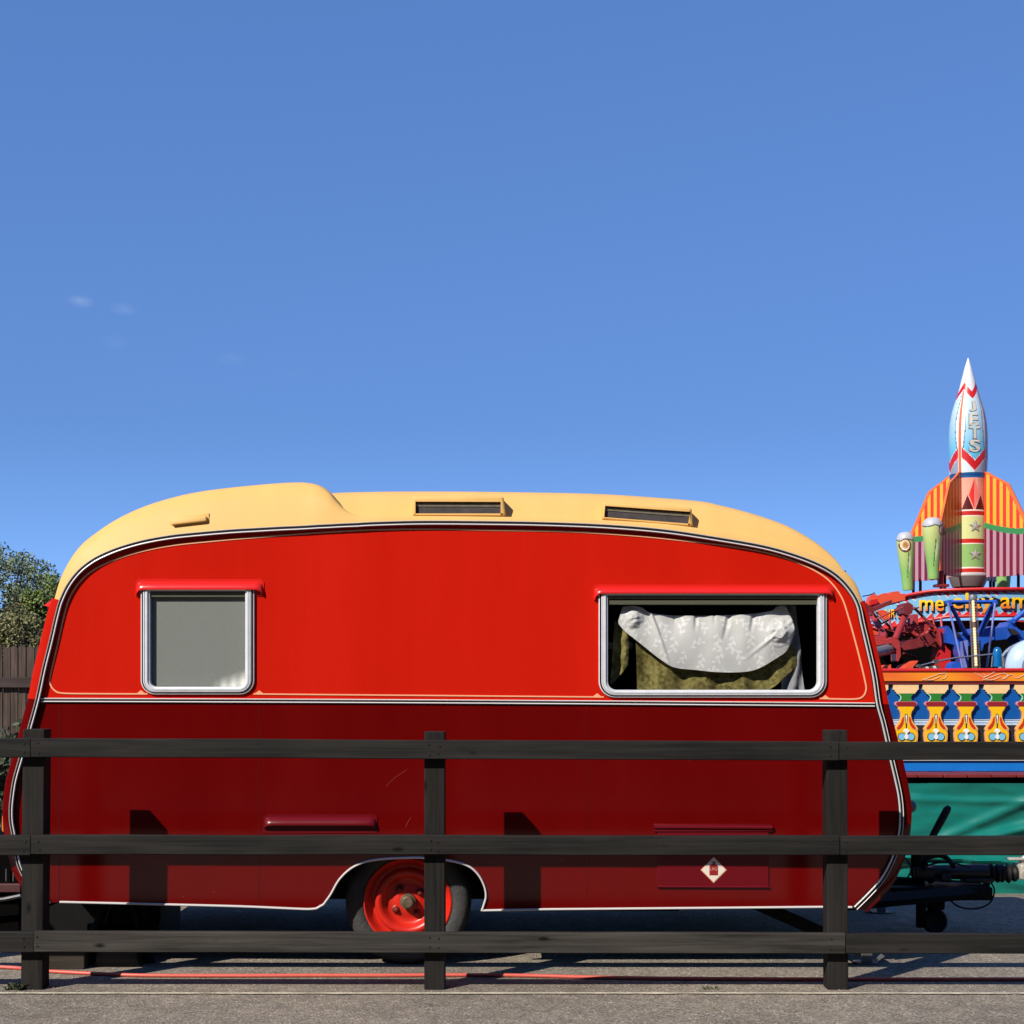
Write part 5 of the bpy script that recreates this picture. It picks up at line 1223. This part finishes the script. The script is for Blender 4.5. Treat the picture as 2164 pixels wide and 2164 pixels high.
# lit light column
lc = thing('light_column', 'tall clear tube with a column of warm glowing bulbs in front of the blue arm', 'lamp', tuple(pz(Z3,1385,970,11.8)))
def lamp_mat():
    m, t, b = nodes('warm bulb'); b.inputs['Base Color'].default_value = (.9,.75,.5,1); b.inputs['Emission Color'].default_value = (1,.72,.36,1); b.inputs['Emission Strength'].default_value = .75; return m
M['bulb'] = lamp_mat()
m_, t_, b_ = nodes('clear plastic tube'); t_.nodes.remove(b_)
tr = t_.nodes.new('ShaderNodeBsdfTransparent'); tr.inputs[0].default_value = (.80,.78,.76,1); df = t_.nodes.new('ShaderNodeBsdfPrincipled'); df.inputs['Base Color'].default_value = (.45,.38,.36,1); df.inputs['Roughness'].default_value = .2
fr_ = t_.nodes.new('ShaderNodeLayerWeight'); fr_.inputs[0].default_value = .35; mx_ = t_.nodes.new('ShaderNodeMixShader'); t_.links.new(fr_.outputs['Facing'], mx_.inputs[0]); t_.links.new(tr.outputs[0], mx_.inputs[1]); t_.links.new(df.outputs[0], mx_.inputs[2]); t_.links.new(mx_.outputs[0], t_.nodes['Material Output'].inputs[0])
LY = 11.85
mb = MB(); mb.tube([pz(Z3,1358,170,LY), pz(Z3,1397,968,LY)], mm(46*S3,LY), 24, cap=False); mb.build('tube', m_, lc, smooth=60)
mb = MB(); mb.tube([pz(Z3,1358,180,LY), pz(Z3,1397,968,LY)], mm(22*S3,LY), 12); mb.build('core', mat('pinkish grey core', (150,120,112), .6), lc, smooth=60)
mb = MB()
nb = 24
for k in range(nb):
    if k in (8,9): continue
    t = .06+.93*k/nb; c = pz(Z3, 1358+39*t, 170+798*t, LY-mm(20*S3,LY)); mb.lathe([(.0,.012),(.010,.009),(.013,0),(.010,-.009),(0,-.012)], c, 'Z', 10)
mb.build('bulb', M['bulb'], lc, smooth=60)
mb = MB(); mb.lathe([(0,.02),(mm(44*S3,LY),.02),(mm(48*S3,LY),0),(mm(48*S3,LY),-.02)], pz(Z3,1358,172,LY), 'Z', 20); mb.build('cap', M['grey'], lc)
# blue bullet bollard and silver rod
bp_ = MB(); c = pz(Z3,1632,950,11.7); s = mm(S3, 11.7)
bp_.lathe([(0,222*s),(18*s,219*s),(36*s,205*s),(46*s,175*s),(50*s,120*s),(54*s,0)], c, 'Z', 24, 0); bo_ = thing('blue_nose_cone', 'shiny blue bullet shaped nose cone standing beside the glowing light column', 'nose cone', tuple(c))
M['tealblue'] = mat('teal blue enamel', (10,104,170), .2, spec=.6)
bp_.build('cone', M['tealblue'], bo_, smooth=50)
bp_ = MB(); bp_.tube([pz(Z3,1690,830,11.68), pz(Z3,1705,955,11.68)], 16*s, 8); bp_.tube([pz(Z3,1580,830,11.68), pz(Z3,1568,955,11.68)], 8*s, 8); bp_.build('bracket', M['grey'], bo_)
rd = MB(); rd.tube([pz(Z3,745,945,11.75), pz(Z3,940,893,11.75), pz(Z3,1160,852,11.72), pz(Z3,1585,808,11.7)], mm(10*S3,11.7), 10); rd.lathe([(0,-.02),(.02,-.02),(.02,.03)], pz(Z3,940,893,11.73), 'Y', 10); rd.lathe([(0,-.02),(.016,-.02),(.016,.03)], pz(Z3,750,944,11.73), 'Y', 10)
ro = rd.build('steel_rod', M['chrome'], smooth=50); tag(ro, 'thin bright steel rod slanting across in front of the blue arm', 'rod')
# black and white cone striped base left of the blue arm
sb = MB()
for k in range(5):
    q = [(785+k*42,955-k*4),(815+k*42,950-k*4),(835+k*42,990),(805+k*42,990)]
    sb.poly([xz3(*p, 12.1) for p in q], 12.1, 12.15, 0 if k % 2 else 1)
so3 = sb.build('striped_board', [M['white_trim'], M['olive_rail']]); tag(so3, 'short board of slanting white and olive stripes below the steel rod', 'board')
# black board added to paint the dark gap behind the arms
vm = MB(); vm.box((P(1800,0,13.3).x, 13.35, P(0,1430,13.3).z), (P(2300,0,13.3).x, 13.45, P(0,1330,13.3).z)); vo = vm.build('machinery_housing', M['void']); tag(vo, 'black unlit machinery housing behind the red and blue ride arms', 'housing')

# ------------------------------------------------------------------ left background
pfn = thing('plank_fence', 'weathered grey vertical plank fence behind the left end of the caravan', 'fence', (-5.2, 14, 0))
FYB = 14.0; random.seed(5)
def Xb(px): return P(px,0,FYB).x
mb = MB(); x = Xb(-420); 
while x < Xb(700):
    wv = random.uniform(.052,.062)*1.2; top = P(0,1361+random.uniform(-5,7),FYB).z; y = FYB+random.uniform(-.008,.008)
    b = len(mb.v); 
    mb.poly([(x,-.27),(x+wv,-.27),(x+wv,top-.03*random.random()),(x+wv*.5,top),(x,top-.03*random.random())], y, y+.02)
    x += wv+random.uniform(.004,.011)
mb.build('planks', M['plank'], pfn)
for py in (1442, 1640, 1740):
    mb = MB(); z = P(0,py,FYB).z; mb.box((Xb(-420), FYB-.05, z-.05), (Xb(700), FYB-.012, z+.05), 0, .004); mb.build('rail', M['block'] if False else wood('weathered fence rail', (34,27,26), (88,75,72), 0), pfn)
# plants
def leaf_cloud(mb, c, rad, n, size, cols, seed, droop=.3):
    rnd = random.Random(seed); c = Vector(c)
    for k in range(n):
        while True:
            q = Vector((rnd.uniform(-1,1), rnd.uniform(-1,1), rnd.uniform(-1,1)))
            if .25 < q.length < 1: break
        p = c + Vector((q.x*rad[0], q.y*rad[1], q.z*rad[2]))
        if fbm(p.x*1.4+seed, p.y*1.4, p.z*1.4, 3) < -.12: continue
        a = Vector((rnd.gauss(0,1), rnd.gauss(0,1), rnd.gauss(0,1)-droop)).normalized(); b_ = a.cross(Vector((rnd.gauss(0,1), rnd.gauss(0,1), rnd.gauss(0,1)))).normalized()
        s = size*rnd.uniform(.6,1.4); col = cols[rnd.randrange(len(cols))]; f = rnd.uniform(.75,1.25); col = tuple(min(1,v*f) for v in col)
        mb.add([p, p+a*s*.5+b_*s*.28, p+a*s, p+a*s*.5-b_*s*.28], [(0,1,2,3)], 0, col)
def tree(x, y, zc, rad, n, size, cols, seed, label, name='tree', h=0.0, group=None):
    t = thing(name, label, 'tree' if name == 'tree' else 'bush', (x, y, 0), group); rnd = random.Random(seed)
    mb = MB(); mb.tube([(x,y,-.4),(x+.05,y,zc*.4),(x,y,zc*.8),(x+.05,y,zc+rad[2]*.4)], [.11,.09,.06,.02], 8)
    tips = []
    for k in range(14):
        a = rnd.uniform(0,6.28); v = rnd.uniform(-.6,.9); tip = Vector((x+rad[0]*.8*math.cos(a), y+rad[1]*.8*math.sin(a), zc+rad[2]*v))
        b0 = Vector((x, y, zc*rnd.uniform(.35,.9))); mb.tube([b0, b0.lerp(tip,.55)+Vector((0,0,.08)), tip], [.04,.025,.008], 6); tips.append(tip)
    mb.build('trunk', M['bark'], t, smooth=60)
    cb = MB(); leaf_cloud(cb, (x,y,zc), rad, int(n*.45), size, cols, seed)
    for k, tip in enumerate(tips): leaf_cloud(cb, tip, (rad[0]*.38, rad[1]*.38, rad[2]*.3), int(n*.55/len(tips)), size, cols, seed+k*7+1)
    cb.build('crown', M['leaf'], t, fixn=False)
GR = [(.20,.25,.12),(.15,.20,.085),(.29,.33,.20),(.11,.15,.065)]
GB = [(.17,.235,.045),(.22,.29,.065),(.12,.17,.035),(.25,.31,.10)]
GO = [(.22,.215,.085),(.28,.26,.12),(.16,.16,.06)]
TYb = 19.0
def tr_(px, pyc, rx, rz, n, size, cols, seed, label, Y=TYb, name='tree', group=None):
    c = P(px, pyc, Y); tree(c.x, Y, c.z, (rx, rx*.8, rz), n, size, cols, seed, label, name, group=group)
tr_(15, 1275, .55, .62, 12000, .037, GR, 3, 'tall grey green tree with thin crown above the plank fence at the far left')
tr_(75, 1300, .5, .55, 11000, .037, GR, 9, 'grey green tree next to the tall one, sloping down towards the caravan', 19.5)
tr_(150, 1310, .45, .50, 8500, .037, GR, 15, 'grey green tree partly hidden behind the yellow caravan roof', 19.8)
tr_(-75, 1260, .6, .7, 6000, .05, GR, 21, 'grey green tree outside the left edge of the plank fence', 19.2)
tr_(105, 1300, .33, .42, 9500, .034, GB, 27, 'bright green bush beside the red visor of the caravan', 16.5, 'bush')
tr_(45, 1345, .35, .3, 7500, .033, GO, 33, 'olive green bush just above the left end of the plank fence', 16.0, 'bush')
tr_(-10, 1340, .35, .3, 6500, .033, GO, 39, 'olive green bush at the very left edge above the planks', 16.2, 'bush')
tr_(210, 1330, .5, .4, 2200, .08, GO, 45, 'olive green bush behind the caravan body', 18.5, 'bush')
# dark clutter seen low on the left between the rails
c = P(12, 1640, 11.5); tree(c.x, 11.5, .55, (.42, .3, .45), 2600, .07, [(.05,.06,.03),(.07,.085,.045),(.035,.04,.02)], 51, 'dark low bush standing in front of the planks at the left edge', 'bush')
tl = thing('trailer_frame', 'dark low trailer with a dull red rail standing at the left edge beyond the fence', 'trailer', (P(5,0,7.4).x, 7.4, 0))
mb = MB(); mb.box((P(-300,0,7.4).x, 7.40, .03), (P(41,0,7.4).x, 8.6, P(0,1800,7.4).z), 0, .008); mb.build('body', M['void'], tl)  # black box added to darken the left edge; its colour imitates shade
mb = MB(); mb.box((P(-300,0,7.3).x, 7.33, P(0,1886,7.33).z), (P(43,0,7.33).x, 7.37, P(0,1868,7.33).z), 0, .004); mb.build('rail', mat('dull dark red rail', (70, 22, 22), .6, var=.2, vscale=20), tl)
mb = MB(); mb.tube([P(-300,1932,7.3), P(10,1900,7.3), P(44,1893,7.3)], .012, 8); mb.build('tube', M['darksteel'], tl)
for px in (13, 28): 
    mb = MB(); mb.tube([P(px,1862,7.38), P(px,1836,7.38)], .003, 6); mb.build('rod', M['steel'], tl)

# tall hedge behind the photographer: it shades the ground round the camera and is what the glossy paint mirrors
hg = thing('hedge', 'tall dark green hedge standing behind the photographer', 'hedge', (0, -7, 0))
mb = MB(); nx_, nz_ = 160, 24
for i in range(nx_+1):
    for j in range(nz_+1):
        x = -45+90*i/nx_; t = j/nz_; top = 8.3+.5*fbm(x*.35, 0, 3, 4)
        mb.v.append(Vector((x, -6.6-.8*t*t+.35*fbm(x*.8, t*6, 1, 4), top*t)))
for i in range(nx_):
    for j in range(nz_):
        mb.f.append([i*(nz_+1)+j, (i+1)*(nz_+1)+j, (i+1)*(nz_+1)+j+1, i*(nz_+1)+j+1]); mb.m.append(0); mb.c.append(None)
M['hedge'] = mat('hedge foliage', (.035,.05,.022), .8, var=.5, vscale=6, bump=.8, bscale=9)
mb.build('foliage', M['hedge'], hg)

# small weeds at the feet of two posts
def weed(x, y, n, h, seed, label):
    rnd = random.Random(seed); mb = MB()
    for k in range(n):
        a = rnd.uniform(0, 6.28); b0 = Vector((x+rnd.uniform(-.03,.03), y+rnd.uniform(-.015,.015), 0)); L_ = h*rnd.uniform(.5,1.1)
        d = Vector((math.cos(a)*.6, math.sin(a)*.5, 1)).normalized(); w_ = Vector((-math.sin(a), math.cos(a), 0))*.0035
        m1 = b0+d*L_*.6; tip = b0+d*L_+Vector((math.cos(a), math.sin(a), -.4))*L_*.25
        g_ = rnd.uniform(.7,1.3); mb.add([b0-w_, b0+w_, m1+w_*.9, tip, m1-w_*.9], [(0,1,2,3,4)], 0, (.10*g_,.12*g_,.06*g_))
    o = mb.build('weed', M['leaf'], fixn=False); tag(o, label, 'weed')
x, y = gp(30, 2092); weed(x, y, 40, .045, 5, 'small grey green weed tuft growing beside the foot of the left fence post')
x, y = gp(1500, 2091); weed(x, y, 14, .025, 8, 'tiny weed tuft growing along the edge line between the middle and right posts')
# pigment values above are those of freshly lit paint; the photograph is exposed up half a stop, so every surface is set that much darker
K = .72
for m in bpy.data.materials:
    t = m.node_tree
    for b in [n for n in t.nodes if n.type == 'BSDF_PRINCIPLED']:
        if b.inputs['Emission Strength'].default_value > 0: continue
        i = b.inputs['Base Color']
        if i.is_linked:
            src = i.links[0].from_socket; x = t.nodes.new('ShaderNodeMix'); x.data_type = 'RGBA'; x.blend_type = 'MULTIPLY'; x.inputs[0].default_value = 1; x.inputs[7].default_value = (K, K, K, 1)
            t.links.new(src, x.inputs[6]); t.links.new(x.outputs[2], i)
        else:
            c = i.default_value; i.default_value = (c[0]*K, c[1]*K, c[2]*K, 1)
